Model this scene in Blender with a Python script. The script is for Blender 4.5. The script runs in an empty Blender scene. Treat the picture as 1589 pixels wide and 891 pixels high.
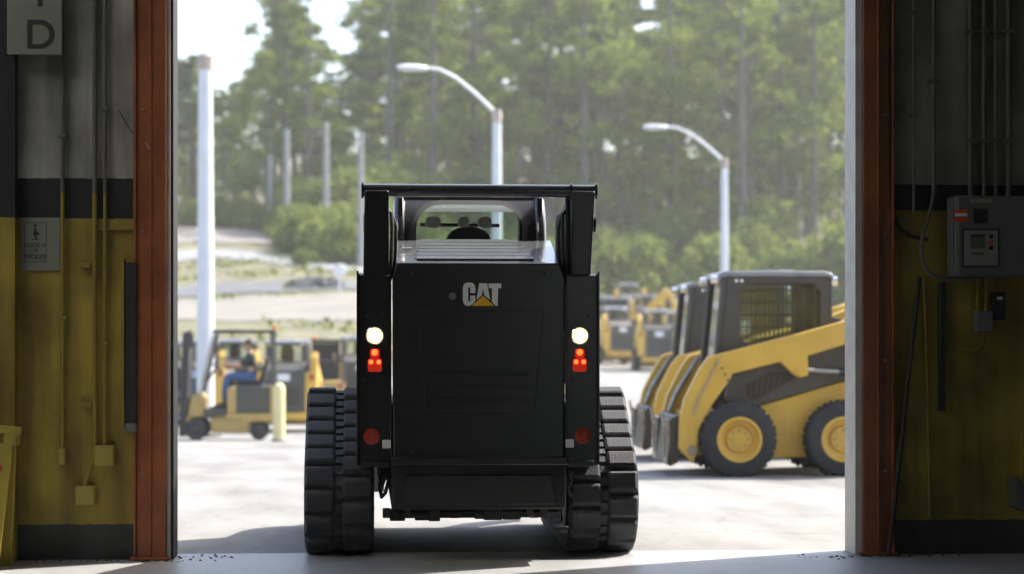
import bpy, bmesh, math, random
import numpy as np
from mathutils import Vector, Matrix

random.seed(11)
R = math.radians
scene = bpy.context.scene
COL = scene.collection

# ------------------------------------------------------------------ camera
HAZE = 0.00065
F_PX, CX, HY = 3200.0, 794.5, 520.0          # focal length in photo pixels, centre column, horizon row
CAM_D, CAM_H, YAW = 12.05, 1.30, R(3.6)      # metres behind the door wall, eye height, turn to the right
cam_data = bpy.data.cameras.new('camera')
cam = bpy.data.objects.new('camera', cam_data)
COL.objects.link(cam)
cam.location = (0, -CAM_D, CAM_H)
cam.rotation_euler = (R(90), 0, -YAW)
cam_data.sensor_width = 36
cam_data.lens = 36 * F_PX / 1589
cam_data.shift_y = (HY - 445.5) / 1589
cam_data.clip_end = 2000
cam_data.dof.use_dof = True
cam_data.dof.focus_distance = 12.0
cam_data.dof.aperture_fstop = 1.75
scene.camera = cam

# ------------------------------------------------------------------ sky, sun, exposure
SUN_AZ, SUN_EL = R(62), R(50)
world = bpy.data.worlds.new('World')
scene.world = world
world.use_nodes = True
wn = world.node_tree
bg = wn.nodes['Background']
sky = wn.nodes.new('ShaderNodeTexSky')
sky.sky_type = 'NISHITA'
sky.sun_disc = False
sky.sun_elevation = SUN_EL
sky.sun_rotation = SUN_AZ
sky.dust_density = 3.0
sky.air_density = 1.0
wn.links.new(sky.outputs[0], bg.inputs[0])
bg.inputs[1].default_value = 0.15
sun_data = bpy.data.lights.new('sun', 'SUN')
sun_data.energy = 3.6
sun_data.angle = R(0.6)
sun_data.color = (1.0, 0.955, 0.88)
sun = bpy.data.objects.new('sun', sun_data)
COL.objects.link(sun)
SUNV = Vector((math.sin(SUN_AZ) * math.cos(SUN_EL), math.cos(SUN_AZ) * math.cos(SUN_EL), math.sin(SUN_EL)))
sun.rotation_euler = SUNV.to_track_quat('Z', 'Y').to_euler()
sun.location = (20, 10, 30)
scene.view_settings.view_transform = 'Standard'
scene.view_settings.look = 'None'
scene.view_settings.gamma = 1
scene.view_settings.exposure = 1.45
scene.cycles.use_denoising = True
scene.cycles.max_bounces = 10
scene.cycles.diffuse_bounces = 6
scene.cycles.transparent_max_bounces = 16
scene.cycles.volume_bounces = 1
scene.cycles.sample_clamp_indirect = 6.0

CT, ST = math.cos(YAW), math.sin(YAW)
def P(px, d, py=None, z=None):
    """photo column at camera depth d (metres) -> world point; height from photo row or given"""
    s = (px - CX) / F_PX * d
    x, y = d * ST + s * CT, -CAM_D + d * CT - s * ST
    if py is not None: z = CAM_H + (HY - py) / F_PX * d
    if z is None: z = terrain(x, y)
    return Vector((x, y, z))
def wall_pt(px, py, y=0.0):
    """point where the pixel's ray meets the plane Y = y (the door wall)"""
    a = math.atan((px - CX) / F_PX) + YAW
    x = (y + CAM_D) * math.tan(a)
    d = (y + CAM_D) / math.cos(a) * math.cos(a - YAW)
    return x, CAM_H + (HY - py) / F_PX * d

# ------------------------------------------------------------------ materials
MATS = {}
def pm(name, base, rough=0.5, metal=0.0, var=0.12, scale=6.0, bump=0.0, bscale=40.0, coat=0.0, dirt=None, dirt_amt=0.0, spec=0.5, rvar=0.1):
    m = bpy.data.materials.new(name); m.use_nodes = True
    nt = m.node_tree; N = nt.nodes; L = nt.links
    b = N['Principled BSDF']
    tc = N.new('ShaderNodeTexCoord')
    n1 = N.new('ShaderNodeTexNoise'); n1.inputs['Scale'].default_value = scale; n1.inputs['Detail'].default_value = 6
    L.new(tc.outputs['Object'], n1.inputs['Vector'])
    ramp = N.new('ShaderNodeMapRange'); ramp.inputs[1].default_value = 0.3; ramp.inputs[2].default_value = 0.7
    ramp.inputs[3].default_value = 1 - var; ramp.inputs[4].default_value = 1 + var
    L.new(n1.outputs['Fac'], ramp.inputs[0])
    mul = N.new('ShaderNodeVectorMath'); mul.operation = 'SCALE'
    mul.inputs[0].default_value = base
    L.new(ramp.outputs[0], mul.inputs['Scale'])
    col = mul.outputs[0]
    if dirt:
        n2 = N.new('ShaderNodeTexNoise'); n2.inputs['Scale'].default_value = scale * 0.6; n2.inputs['Detail'].default_value = 9; n2.inputs['Roughness'].default_value = 0.7
        L.new(tc.outputs['Object'], n2.inputs['Vector'])
        mr = N.new('ShaderNodeMapRange'); mr.inputs[1].default_value = 0.48; mr.inputs[2].default_value = 0.72; mr.inputs[4].default_value = dirt_amt
        L.new(n2.outputs['Fac'], mr.inputs[0])
        mx = N.new('ShaderNodeMix'); mx.data_type = 'RGBA'
        L.new(mr.outputs[0], mx.inputs['Factor']); L.new(col, mx.inputs['A']); mx.inputs['B'].default_value = (*dirt, 1)
        col = mx.outputs['Result']
    L.new(col, b.inputs['Base Color'])
    rr = N.new('ShaderNodeMapRange'); rr.inputs[3].default_value = max(0.03, rough - rvar); rr.inputs[4].default_value = min(1, rough + rvar)
    L.new(n1.outputs['Fac'], rr.inputs[0]); L.new(rr.outputs[0], b.inputs['Roughness'])
    b.inputs['Metallic'].default_value = metal
    b.inputs['Coat Weight'].default_value = coat
    b.inputs['Specular IOR Level'].default_value = spec
    if bump:
        n3 = N.new('ShaderNodeTexNoise'); n3.inputs['Scale'].default_value = bscale; n3.inputs['Detail'].default_value = 5
        L.new(tc.outputs['Object'], n3.inputs['Vector'])
        bp = N.new('ShaderNodeBump'); bp.inputs['Strength'].default_value = bump; bp.inputs['Distance'].default_value = 0.02
        L.new(n3.outputs['Fac'], bp.inputs['Height']); L.new(bp.outputs[0], b.inputs['Normal'])
    MATS[name] = m
    return m
def emit(name, color, strength):
    m = bpy.data.materials.new(name); m.use_nodes = True
    b = m.node_tree.nodes['Principled BSDF']
    b.inputs['Base Color'].default_value = (*color, 1); b.inputs['Emission Color'].default_value = (*color, 1)
    b.inputs['Emission Strength'].default_value = strength
    MATS[name] = m; return m
def glass(name, tint, refl=1.0):
    m = bpy.data.materials.new(name); m.use_nodes = True
    nt = m.node_tree; N = nt.nodes; L = nt.links; N.remove(N['Principled BSDF'])
    t = N.new('ShaderNodeBsdfTransparent'); t.inputs[0].default_value = (*tint, 1)
    g = N.new('ShaderNodeBsdfGlossy'); g.inputs['Roughness'].default_value = 0.03; g.inputs['Color'].default_value = (refl, refl, refl, 1)
    fr = N.new('ShaderNodeFresnel'); fr.inputs[0].default_value = 1.5
    mx = N.new('ShaderNodeMixShader')
    L.new(fr.outputs[0], mx.inputs[0]); L.new(t.outputs[0], mx.inputs[1]); L.new(g.outputs[0], mx.inputs[2])
    L.new(mx.outputs[0], N['Material Output'].inputs[0])
    MATS[name] = m; return m
def leafmat(name, c1, c2, trans=0.35):
    m = bpy.data.materials.new(name); m.use_nodes = True
    nt = m.node_tree; N = nt.nodes; L = nt.links; N.remove(N['Principled BSDF'])
    tc = N.new('ShaderNodeTexCoord'); oi = N.new('ShaderNodeObjectInfo')
    n = N.new('ShaderNodeTexNoise'); n.inputs['Scale'].default_value = 0.45; n.inputs['Detail'].default_value = 4
    L.new(tc.outputs['Object'], n.inputs['Vector'])
    add = N.new('ShaderNodeMath'); add.operation = 'ADD'
    sc = N.new('ShaderNodeMath'); sc.operation = 'MULTIPLY'; sc.inputs[1].default_value = 0.5
    L.new(oi.outputs['Random'], sc.inputs[0])
    mr = N.new('ShaderNodeMapRange'); mr.inputs[1].default_value = 0.3; mr.inputs[2].default_value = 0.7; mr.inputs[4].default_value = 0.6
    L.new(n.outputs['Fac'], mr.inputs[0])
    L.new(mr.outputs[0], add.inputs[0]); L.new(sc.outputs[0], add.inputs[1])
    mx = N.new('ShaderNodeMix'); mx.data_type = 'RGBA'
    L.new(add.outputs[0], mx.inputs['Factor']); mx.inputs['A'].default_value = (*c1, 1); mx.inputs['B'].default_value = (*c2, 1)
    d = N.new('ShaderNodeBsdfDiffuse'); t = N.new('ShaderNodeBsdfTranslucent')
    L.new(mx.outputs['Result'], d.inputs[0]); L.new(mx.outputs['Result'], t.inputs[0])
    ms = N.new('ShaderNodeMixShader'); ms.inputs[0].default_value = trans
    L.new(d.outputs[0], ms.inputs[1]); L.new(t.outputs[0], ms.inputs[2])
    L.new(ms.outputs[0], N['Material Output'].inputs[0])
    MATS[name] = m; return m
def bands(name, stops, rough=0.6, streak=0.36):
    """wall paint in horizontal bands: stops = [(z_from, colour), ...] from the floor up"""
    m = pm(name, (1, 1, 1), rough, var=0.0, bump=0.15, bscale=25)
    nt = m.node_tree; N = nt.nodes; L = nt.links; b = N['Principled BSDF']
    tc = N.new('ShaderNodeTexCoord'); sp = N.new('ShaderNodeSeparateXYZ')
    L.new(tc.outputs['Object'], sp.inputs[0])
    wob = N.new('ShaderNodeTexNoise'); wob.inputs['Scale'].default_value = 14; L.new(tc.outputs['Object'], wob.inputs['Vector'])
    wm = N.new('ShaderNodeMath'); wm.operation = 'MULTIPLY_ADD'; wm.inputs[1].default_value = 0.014
    L.new(wob.outputs['Fac'], wm.inputs[0]); L.new(sp.outputs['Z'], wm.inputs[2])
    last = None
    for z0, c in stops:
        mx = N.new('ShaderNodeMix'); mx.data_type = 'RGBA'
        if last is None:
            mx.inputs['Factor'].default_value = 1
        else:
            g = N.new('ShaderNodeMath'); g.operation = 'GREATER_THAN'; g.inputs[1].default_value = z0
            L.new(wm.outputs[0], g.inputs[0]); L.new(g.outputs[0], mx.inputs['Factor']); L.new(last, mx.inputs['A'])
        mx.inputs['B'].default_value = (*c, 1)
        last = mx.outputs['Result']
    # vertical grime streaks and blotches
    mp = N.new('ShaderNodeMapping'); mp.inputs['Scale'].default_value = (7, 7, 0.5); L.new(tc.outputs['Object'], mp.inputs[0])
    n = N.new('ShaderNodeTexNoise'); n.inputs['Scale'].default_value = 1.0; n.inputs['Detail'].default_value = 8; L.new(mp.outputs[0], n.inputs['Vector'])
    n2 = N.new('ShaderNodeTexNoise'); n2.inputs['Scale'].default_value = 2.2; n2.inputs['Detail'].default_value = 9; L.new(tc.outputs['Object'], n2.inputs['Vector'])
    ad = N.new('ShaderNodeMath'); ad.operation = 'MULTIPLY'; L.new(n.outputs['Fac'], ad.inputs[0]); L.new(n2.outputs['Fac'], ad.inputs[1])
    mr = N.new('ShaderNodeMapRange'); mr.inputs[1].default_value = 0.15; mr.inputs[2].default_value = 0.36; mr.inputs[3].default_value = 1 - streak * 1.6; mr.inputs[4].default_value = 1 + streak * 0.4
    L.new(ad.outputs[0], mr.inputs[0])
    ch = N.new('ShaderNodeTexNoise'); ch.inputs['Scale'].default_value = 9; ch.inputs['Detail'].default_value = 12; ch.inputs['Roughness'].default_value = .75; L.new(tc.outputs['Object'], ch.inputs['Vector'])
    cm = N.new('ShaderNodeMapRange'); cm.inputs[1].default_value = .66; cm.inputs[2].default_value = .70; cm.inputs[4].default_value = .6; L.new(ch.outputs['Fac'], cm.inputs[0])
    cx2 = N.new('ShaderNodeMix'); cx2.data_type = 'RGBA'; L.new(cm.outputs[0], cx2.inputs['Factor']); L.new(last, cx2.inputs['A']); cx2.inputs['B'].default_value = (.06, .05, .035, 1); last = cx2.outputs['Result']
    mul = N.new('ShaderNodeVectorMath'); mul.operation = 'SCALE'; L.new(last, mul.inputs[0]); L.new(mr.outputs[0], mul.inputs['Scale'])
    L.new(mul.outputs[0], b.inputs['Base Color'])
    return m

M = MATS
pm('black_paint', (.016, .0157, .015), .2, var=.12, scale=3, dirt=(.030, .029, .026), dirt_amt=.25, rvar=.05)
pm('black_matt', (.018, .018, .017), .6, var=.2)
pm('rubber', (.040, .042, .047), .75, var=.25, scale=9, bump=.25, bscale=60, dirt=(.13, .125, .115), dirt_amt=.75)
pm('rubber_tyre', (.022, .023, .026), .8, var=.25, scale=9, bump=.2, bscale=60, dirt=(.09, .085, .075), dirt_amt=.4)
pm('yellow_paint', (.64, .395, .06), .38, var=.08, scale=3, dirt=(.33, .24, .10), dirt_amt=.35)
pm('forklift_paint', (.44, .29, .085), .45, var=.12, scale=3, dirt=(.26, .19, .09), dirt_amt=.5)
pm('grey_paint', (.058, .054, .046), .45, var=.1, scale=4, dirt=(.11, .10, .09), dirt_amt=.35)
pm('cab_black', (.018, .018, .02), .32, var=.15)
pm('roof_grey', (.24, .25, .27), .3, var=.12)
pm('steel', (.42, .40, .37), .4, metal=.85, var=.2, scale=10)
pm('worn_steel', (.30, .26, .21), .5, metal=.6, var=.3, scale=14)
pm('white_label', (.75, .75, .73), .5, var=.05)
pm('decal_white', (.86, .86, .83), .45, var=.05)
pm('decal_yellow', (.95, .52, .02), .45, var=.05)
pm('red_reflector', (.35, .035, .015), .3, var=.1)
pm('seat_fabric', (.02, .02, .022), .8, var=.2)
pm('lamp_chrome', (.8, .8, .78), .12, metal=.9, var=.05)
pm('orange_plastic', (.8, .22, .02), .35, var=.05)
emit('lamp_white', (1.0, .93, .80), 14.0)
emit('lamp_warm', (1.0, .72, .38), .55)
emit('lamp_red', (.75, .028, .008), .13)
emit('lamp_red_hot', (1.0, .12, .022), 1.1)
glass('cab_glass', (.86, .90, .88))
glass('cab_glass_tint', (.55, .6, .6))
pm('orange_column', (.32, .095, .028), .42, var=.22, scale=4, dirt=(.10, .022, .008), dirt_amt=.75, bump=.1)
pm('pale_trim', (.62, .60, .56), .55, var=.12, scale=8, dirt=(.3, .28, .24), dirt_amt=.5)
pm('sign_board', (.19, .195, .165), .55, var=.08, dirt=(.13, .13, .11), dirt_amt=.3)
pm('sign_ink', (.02, .02, .02), .6, var=.1)
pm('conduit_grey', (.115, .112, .098), .5, var=.15, dirt=(.07, .065, .05), dirt_amt=.4)
pm('conduit_yellow', (.25, .185, .024), .5, var=.12, dirt=(.2, .15, .03), dirt_amt=.4)
pm('box_yellow', (.34, .265, .045), .5, var=.12, dirt=(.2, .16, .05), dirt_amt=.4)
pm('cabinet_grey', (.13, .135, .125), .5, var=.08, dirt=(.08, .08, .07), dirt_amt=.4)
pm('panel_beige', (.25, .255, .22), .5, var=.06)
pm('label_orange', (.55, .10, .02), .5, var=.08)
pm('cable_black', (.02, .02, .02), .6, var=.1)
pm('caution_yellow', (.30, .235, .028), .5, var=.1, dirt=(.18, .14, .04), dirt_amt=.4)
pm('bollard_cream', (.72, .60, .30), .5, var=.1)
pm('pole_white', (.66, .68, .72), .45, var=.08, scale=2)
pm('pole_wood', (.29, .29, .295), .8, var=.2)
pm('rust', (.42, .36, .31), .8, var=.2)
pm('roof_inside', (.32, .32, .31), .8, var=.1)
pm('side_wall_paint', (.34, .31, .25), .7, var=.15)
pm('blue_paint', (.12, .2, .42), .5, var=.1)
pm('bark', (.10, .085, .075), .9, var=.3, scale=5, bump=.4, bscale=15)
pm('bark_grey', (.10, .09, .088), .9, var=.3, scale=5, bump=.4, bscale=15)
pm('bark_pale', (.22, .20, .18), .9, var=.3, scale=5, bump=.4, bscale=15)
pm('skin', (.50, .27, .18), .5, var=.05)
pm('shirt', (.018, .03, .026), .8, var=.15)
pm('jeans', (.045, .11, .26), .8, var=.15)
pm('hair', (.02, .016, .013), .6, var=.2)
pm('shoe', (.03, .025, .02), .6, var=.1)
pm('debris', (.06, .05, .04), .9, var=.3)
pm('concrete_floor', (.34, .34, .345), .42, var=.12, scale=2.2, bump=.05, bscale=30, dirt=(.27, .26, .25), dirt_amt=.6, rvar=.14)
pm('lot', (.225, .218, .204), .85, var=.14, scale=.5, bump=.12, bscale=18, dirt=(.165, .16, .15), dirt_amt=.7)
_m = M['lot']; _nt = _m.node_tree; _N = _nt.nodes; _b = _N['Principled BSDF']; _src = _b.inputs['Base Color'].links[0].from_socket
_tc = _N.new('ShaderNodeTexCoord'); _mp = _N.new('ShaderNodeMapping'); _mp.inputs['Scale'].default_value = (.9, .22, 1); _nt.links.new(_tc.outputs['Object'], _mp.inputs[0])
_ns = _N.new('ShaderNodeTexNoise'); _ns.inputs['Scale'].default_value = 1.6; _ns.inputs['Detail'].default_value = 10; _ns.inputs['Roughness'].default_value = .65; _nt.links.new(_mp.outputs[0], _ns.inputs['Vector'])
_mr = _N.new('ShaderNodeMapRange'); _mr.inputs[1].default_value = .36; _mr.inputs[2].default_value = .62; _mr.inputs[3].default_value = .72; _mr.inputs[4].default_value = 1.12; _nt.links.new(_ns.outputs['Fac'], _mr.inputs[0])
_vo = _N.new('ShaderNodeTexVoronoi'); _vo.feature = 'DISTANCE_TO_EDGE'; _vo.inputs['Scale'].default_value = .38
_wn = _N.new('ShaderNodeTexNoise'); _wn.inputs['Scale'].default_value = 1.2; _wn.inputs['Detail'].default_value = 5; _nt.links.new(_tc.outputs['Object'], _wn.inputs['Vector'])
_wa = _N.new('ShaderNodeVectorMath'); _wa.operation = 'MULTIPLY_ADD'; _wa.inputs[1].default_value = (.9, .9, .9); _nt.links.new(_wn.outputs['Color'], _wa.inputs[0]); _nt.links.new(_tc.outputs['Object'], _wa.inputs[2]); _nt.links.new(_wa.outputs[0], _vo.inputs['Vector'])
_cr = _N.new('ShaderNodeMapRange'); _cr.inputs[1].default_value = .002; _cr.inputs[2].default_value = .010; _cr.inputs[3].default_value = .86; _cr.inputs[4].default_value = 1; _nt.links.new(_vo.outputs['Distance'], _cr.inputs[0])
_mm = _N.new('ShaderNodeMath'); _mm.operation = 'MULTIPLY'; _nt.links.new(_mr.outputs[0], _mm.inputs[0]); _nt.links.new(_cr.outputs[0], _mm.inputs[1])
_sc = _N.new('ShaderNodeVectorMath'); _sc.operation = 'SCALE'; _nt.links.new(_src, _sc.inputs[0]); _nt.links.new(_mm.outputs[0], _sc.inputs['Scale']); _nt.links.new(_sc.outputs[0], _b.inputs['Base Color'])
pm('grass_hill', (.125, .12, .06), .95, var=.5, scale=.9, dirt=(.24, .205, .16), dirt_amt=1.0, bump=.6, bscale=3)
pm('gravel', (.22, .20, .18), .95, var=.2, scale=.4, bump=.4, bscale=6, dirt=(.22, .16, .115), dirt_amt=.6)
pm('sand', (.20, .185, .16), .95, var=.15, scale=.4, bump=.3, bscale=6)
pm('asphalt', (.115, .118, .125), .9, var=.2, scale=.6, bump=.2, bscale=20)
pm('pale_road', (.24, .24, .25), .9, var=.15, scale=.6, bump=.2, bscale=20)
pm('rubble', (.06, .06, .065), .95, var=.4, scale=2)
leafmat('leaf_spring', (.145, .195, .035), (.33, .37, .065), .52)
leafmat('leaf_mid', (.10, .145, .03), (.21, .26, .05), .5)
leafmat('leaf_pine', (.06, .095, .03), (.13, .16, .045), .4)
leafmat('leaf_bush', (.11, .15, .035), (.23, .26, .06), .4)

# ------------------------------------------------------------------ mesh builder
class MB:
    def __init__(s): s.v = []; s.f = []
    def add(s, vs, fs):
        o = len(s.v); s.v += [tuple(p) for p in vs]; s.f += [tuple(i + o for i in q) for q in fs]; return s
    def box(s, x0, x1, y0, y1, z0, z1):
        vs = [(x, y, z) for z in (z0, z1) for y in (y0, y1) for x in (x0, x1)]
        return s.add(vs, [(0, 2, 3, 1), (4, 5, 7, 6), (0, 1, 5, 4), (2, 6, 7, 3), (0, 4, 6, 2), (1, 3, 7, 5)])
    def prism(s, poly, axis, a0, a1):
        """polygon extruded along an axis: 'x' -> poly is (y,z); 'y' -> (x,z); 'z' -> (x,y)"""
        def mk(p, a):
            return (a, p[0], p[1]) if axis == 'x' else (p[0], a, p[1]) if axis == 'y' else (p[0], p[1], a)
        n = len(poly)
        vs = [mk(p, a0) for p in poly] + [mk(p, a1) for p in poly]
        fs = [tuple(range(n)), tuple(range(2 * n - 1, n - 1, -1))] + [(i, (i + 1) % n, n + (i + 1) % n, n + i) for i in range(n)]
        return s.add(vs, fs)
    def ring(s, outer, inner, axis, a0, a1):
        def mk(p, a):
            return (a, p[0], p[1]) if axis == 'x' else (p[0], a, p[1]) if axis == 'y' else (p[0], p[1], a)
        n = len(outer)
        vs = [mk(p, a) for a in (a0, a1) for L_ in (outer, inner) for p in L_]
        fs = []
        for i in range(n):
            j = (i + 1) % n
            fs += [(i, j, n + j, n + i), (2 * n + i, 3 * n + i, 3 * n + j, 2 * n + j), (i, 2 * n + i, 2 * n + j, j), (n + i, n + j, 3 * n + j, 3 * n + i)]
        return s.add(vs, fs)
    def tube(s, path, r, n=10, caps=True):
        path = [Vector(p) for p in path]; rs = r if isinstance(r, (list, tuple)) else [r] * len(path)
        up = None; vs = []; m = len(path)
        for i, p in enumerate(path):
            t = (path[min(i + 1, m - 1)] - path[max(i - 1, 0)]).normalized()
            if up is None:
                up = Vector((0, 0, 1)) if abs(t.z) < .9 else Vector((1, 0, 0))
            a = (up - t * up.dot(t)).normalized(); b = t.cross(a); up = a
            for k in range(n):
                w = 2 * math.pi * k / n
                vs.append(p + (a * math.cos(w) + b * math.sin(w)) * rs[i])
        fs = [(i * n + k, i * n + (k + 1) % n, (i + 1) * n + (k + 1) % n, (i + 1) * n + k) for i in range(m - 1) for k in range(n)]
        if caps: fs += [tuple(range(n - 1, -1, -1)), tuple(range((m - 1) * n, m * n))]
        return s.add(vs, fs)
    def lathe(s, prof, c, axis='x', n=28, caps=True):
        """profile (radius, offset along axis) revolved about the axis through c"""
        c = Vector(c); vs = []
        for r, h in prof:
            for k in range(n):
                w = 2 * math.pi * k / n; a, b = r * math.cos(w), r * math.sin(w)
                q = (h, a, b) if axis == 'x' else (a, h, b) if axis == 'y' else (a, b, h)
                vs.append(c + Vector(q))
        m = len(prof)
        fs = [(i * n + k, i * n + (k + 1) % n, (i + 1) * n + (k + 1) % n, (i + 1) * n + k) for i in range(m - 1) for k in range(n)]
        if caps: fs += [tuple(range(n - 1, -1, -1)), tuple(range((m - 1) * n, m * n))]
        return s.add(vs, fs)
    def mesh(s, name, mat, smooth=True, ang=35, recalc=True):
        me = bpy.data.meshes.new(name); me.from_pydata(s.v, [], s.f)
        if recalc:
            bm = bmesh.new(); bm.from_mesh(me); bmesh.ops.recalc_face_normals(bm, faces=bm.faces); bm.to_mesh(me); bm.free()
        if smooth:
            me.polygons.foreach_set('use_smooth', [True] * len(me.polygons)); me.set_sharp_from_angle(angle=R(ang))
        me.materials.append(M[mat] if isinstance(mat, str) else mat)
        return me
    def build(s, name, mat, parent=None, bevel=0.0, smooth=True, ang=35, loc=None, recalc=True):
        o = bpy.data.objects.new(name, s.mesh(name, mat, smooth, ang, recalc)); COL.objects.link(o)
        if parent: o.parent = parent
        if loc is not None: o.location = loc
        if bevel:
            b = o.modifiers.new('bevel', 'BEVEL'); b.width = bevel; b.segments = 2; b.limit_method = 'ANGLE'; b.angle_limit = R(40)
        return o
def tag(o, label=None, cat=None, group=None, kind=None):
    for k, v in (('label', label), ('category', cat), ('group', group), ('kind', kind)):
        if v: o[k] = v
    return o
def empty(name, loc, rz=0.0, label=None, cat=None, group=None):
    o = bpy.data.objects.new(name, None); COL.objects.link(o); o.empty_display_size = .2
    o.location = loc; o.rotation_euler = (0, 0, rz); return tag(o, label, cat, group)
def inst(me, name, parent=None, mw=None):
    o = bpy.data.objects.new(name, me); COL.objects.link(o)
    if parent: o.parent = parent
    if mw is not None: o.matrix_local = mw
    return o
def copy_tree(o, parent=None):
    c = o.copy(); COL.objects.link(c); c.parent = parent
    for ch in list(o.children): copy_tree(ch, c)
    return c
def rrect(x0, x1, z0, z1, r, n=6):
    pts = []
    rs = r if isinstance(r, (list, tuple)) else [r] * 4
    for (cx, cz, a0), q in zip(((x1, z1, 0), (x0, z1, 90), (x0, z0, 180), (x1, z0, 270)), rs):
        ccx = cx - q if cx == x1 else cx + q; ccz = cz - q if cz == z1 else cz + q
        for k in range(n):
            a = R(a0 + 90 * k / (n - 1)); pts.append((ccx + q * math.cos(a), ccz + q * math.sin(a)))
    return pts
def text_mesh(name, txt, size, mat, parent, x, z, y=-.004, align='CENTER'):
    """flat lettering facing -Y, placed in the parent's frame; baseline at z"""
    cu = bpy.data.curves.new(name, 'FONT'); cu.body = txt; cu.size = size; cu.align_x = align; cu.extrude = .0008; cu.offset = size * .012
    t = bpy.data.objects.new(name, cu); COL.objects.link(t)
    dg = bpy.context.evaluated_depsgraph_get(); me = bpy.data.meshes.new_from_object(t.evaluated_get(dg))
    bpy.data.objects.remove(t); bpy.data.curves.remove(cu)
    me.materials.clear(); me.materials.append(M[mat])
    o = bpy.data.objects.new(name, me); COL.objects.link(o); o.parent = parent
    o.location = (x, y, z); o.rotation_euler = (R(90), 0, 0)
    return o

# ------------------------------------------------------------------ terrain
LEFT = [(-60, 0), (.6, 0), (8, -.12), (27, -.68), (35, -.9), (45, -.9), (48, -.4), (52, 1.25), (58, 1.75), (73, 2.9), (78, 3.5), (93, 5.2), (113, 7.9), (140, 9.5), (160, 12.5), (178, 17), (230, 22), (500, 26)]
RIGHT = [(-60, 0), (.6, 0), (8, -.12), (30, -.15), (58, .04), (70, .5), (82, 1.2), (100, 2.6), (120, 6), (140, 9), (160, 12.5), (178, 17), (230, 22), (500, 26)]
_ys = np.arange(-80, 520, .5)
def _sm(kn):
    z = np.interp(_ys, [k[0] for k in kn], [k[1] for k in kn]); k = np.hanning(11); k /= k.sum()
    zs = np.convolve(np.pad(z, 5, mode='edge'), k, mode='valid'); zs[_ys < 3.2] = 0; return zs
_L, _R = _sm(LEFT), _sm(RIGHT)
def terrain(x, y):
    t = min(1, max(0, (x + 1.0) / 7.0)); w = t * t * (3 - 2 * t)
    z = np.interp(y, _ys, _L) * (1 - w) + np.interp(y, _ys, _R) * w
    if y > 50: z += .25 * math.sin(x * .31 + y * .11) * min(1, (y - 50) / 20)
    return float(z) - .004
def lot_edge(x):
    t = min(1, max(0, (x + 1.0) / 7.0)); w = t * t * (3 - 2 * t)
    return 47 * (1 - w) + 98 * w + .6 * math.sin(x * .9)
def sheet(name, mat, xs, yfun, nv, dz=0.0):
    mb = MB(); nx = len(xs)
    for j in range(nv + 1):
        for x in xs:
            y = yfun(x, j / nv); mb.v.append((x, y, terrain(x, y) + dz))
    mb.f = [(j * nx + i, j * nx + i + 1, (j + 1) * nx + i + 1, (j + 1) * nx + i) for j in range(nv) for i in range(nx - 1)]
    o = mb.build(name, mat, ang=180, recalc=False); o['kind'] = 'structure'; return o
xs = sorted(set([-260, -180, -120, -80, -60, -45, -35] + [i * .8 for i in range(-36, 60)] + [55, 70, 90, 130, 180, 260]))
sheet('ground', 'lot', xs, lambda x, v: -60 + 62 * min(1, v / .12) if v < .12 else 2 + (lot_edge(x) - 2) * (v - .12) / .88, 150)
FE = lambda x: 110 + 1.5 * math.sin(x * .35) + 1.0 * math.sin(x * .13 + 1)
sheet('hillside', 'grass_hill', xs, lambda x, v: lot_edge(x) + (FE(x) - lot_edge(x)) * v, 90)
pm('leaf_litter', (.10, .085, .05), .95, var=.4, scale=.5, dirt=(.07, .085, .03), dirt_amt=.8, bump=.5, bscale=4)
sheet('forest_floor', 'leaf_litter', xs, lambda x, v: FE(x) + (500 - FE(x)) * v ** 2.2, 70)
_wr = np.random.default_rng(3)
def weeds():
    pts = []
    for (y0, y1, n) in ((49, 58, 1300), (80, 88, 1100), (70.5, 73.5, 150), (96, 99, 120), (108, 112, 500)):
        for k in range(n // 12):
            cx_, cy_ = _wr.uniform(-16, 4), _wr.uniform(y0, y1)
            if math.sin(cx_ * .8 + cy_ * .5) + math.sin(cx_ * .33 - cy_ * .9) < -.3: continue
            for q in range(12):
                x, y = cx_ + _wr.normal() * .35, cy_ + _wr.normal() * .35; pts.append((x, y, terrain(x, y) + abs(_wr.normal()) * .13))
    return np.array(pts)
def road(name, mat, path, dz):
    """draped strip; path rows are (x, y_centre, width)"""
    mb = MB(); xs_ = np.arange(path[0][0], path[-1][0] + .01, 1.0); n = 8
    for x in xs_:
        yc = np.interp(x, [p[0] for p in path], [p[1] for p in path]) + .4 * math.sin(x * .7); w = np.interp(x, [p[0] for p in path], [p[2] for p in path]) * (1 + .12 * math.sin(x * 1.9 + len(name)))
        for k in range(n + 1):
            y = yc - w / 2 + w * k / n; mb.v.append((x, y, terrain(x, y) + dz))
    mb.f = [(i * (n + 1) + k, (i + 1) * (n + 1) + k, (i + 1) * (n + 1) + k + 1, i * (n + 1) + k + 1) for i in range(len(xs_) - 1) for k in range(n)]
    o = mb.build(name, mat, ang=180, recalc=False); o['kind'] = 'structure'; return o
road('sandy_track', 'sand', [(-45, 66, 12), (-6, 66, 12), (4, 64, 11), (12, 60, 8)], .03)
road('dark_road', 'asphalt', [(-45, 76, 4.5), (-6, 75.5, 4.2), (2, 74.5, 3.2), (10, 73, 3)], .05)
road('pale_road', 'pale_road', [(-45, 92, 5), (-8, 92, 5), (-3, 86, 5), (4, 80, 5), (12, 78, 5)], .05)
road('gravel_bank', 'gravel', [(-45, 104, 11), (-8, 104, 11), (-4, 102, 7), (-1.5, 100, 2)], .05)

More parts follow.
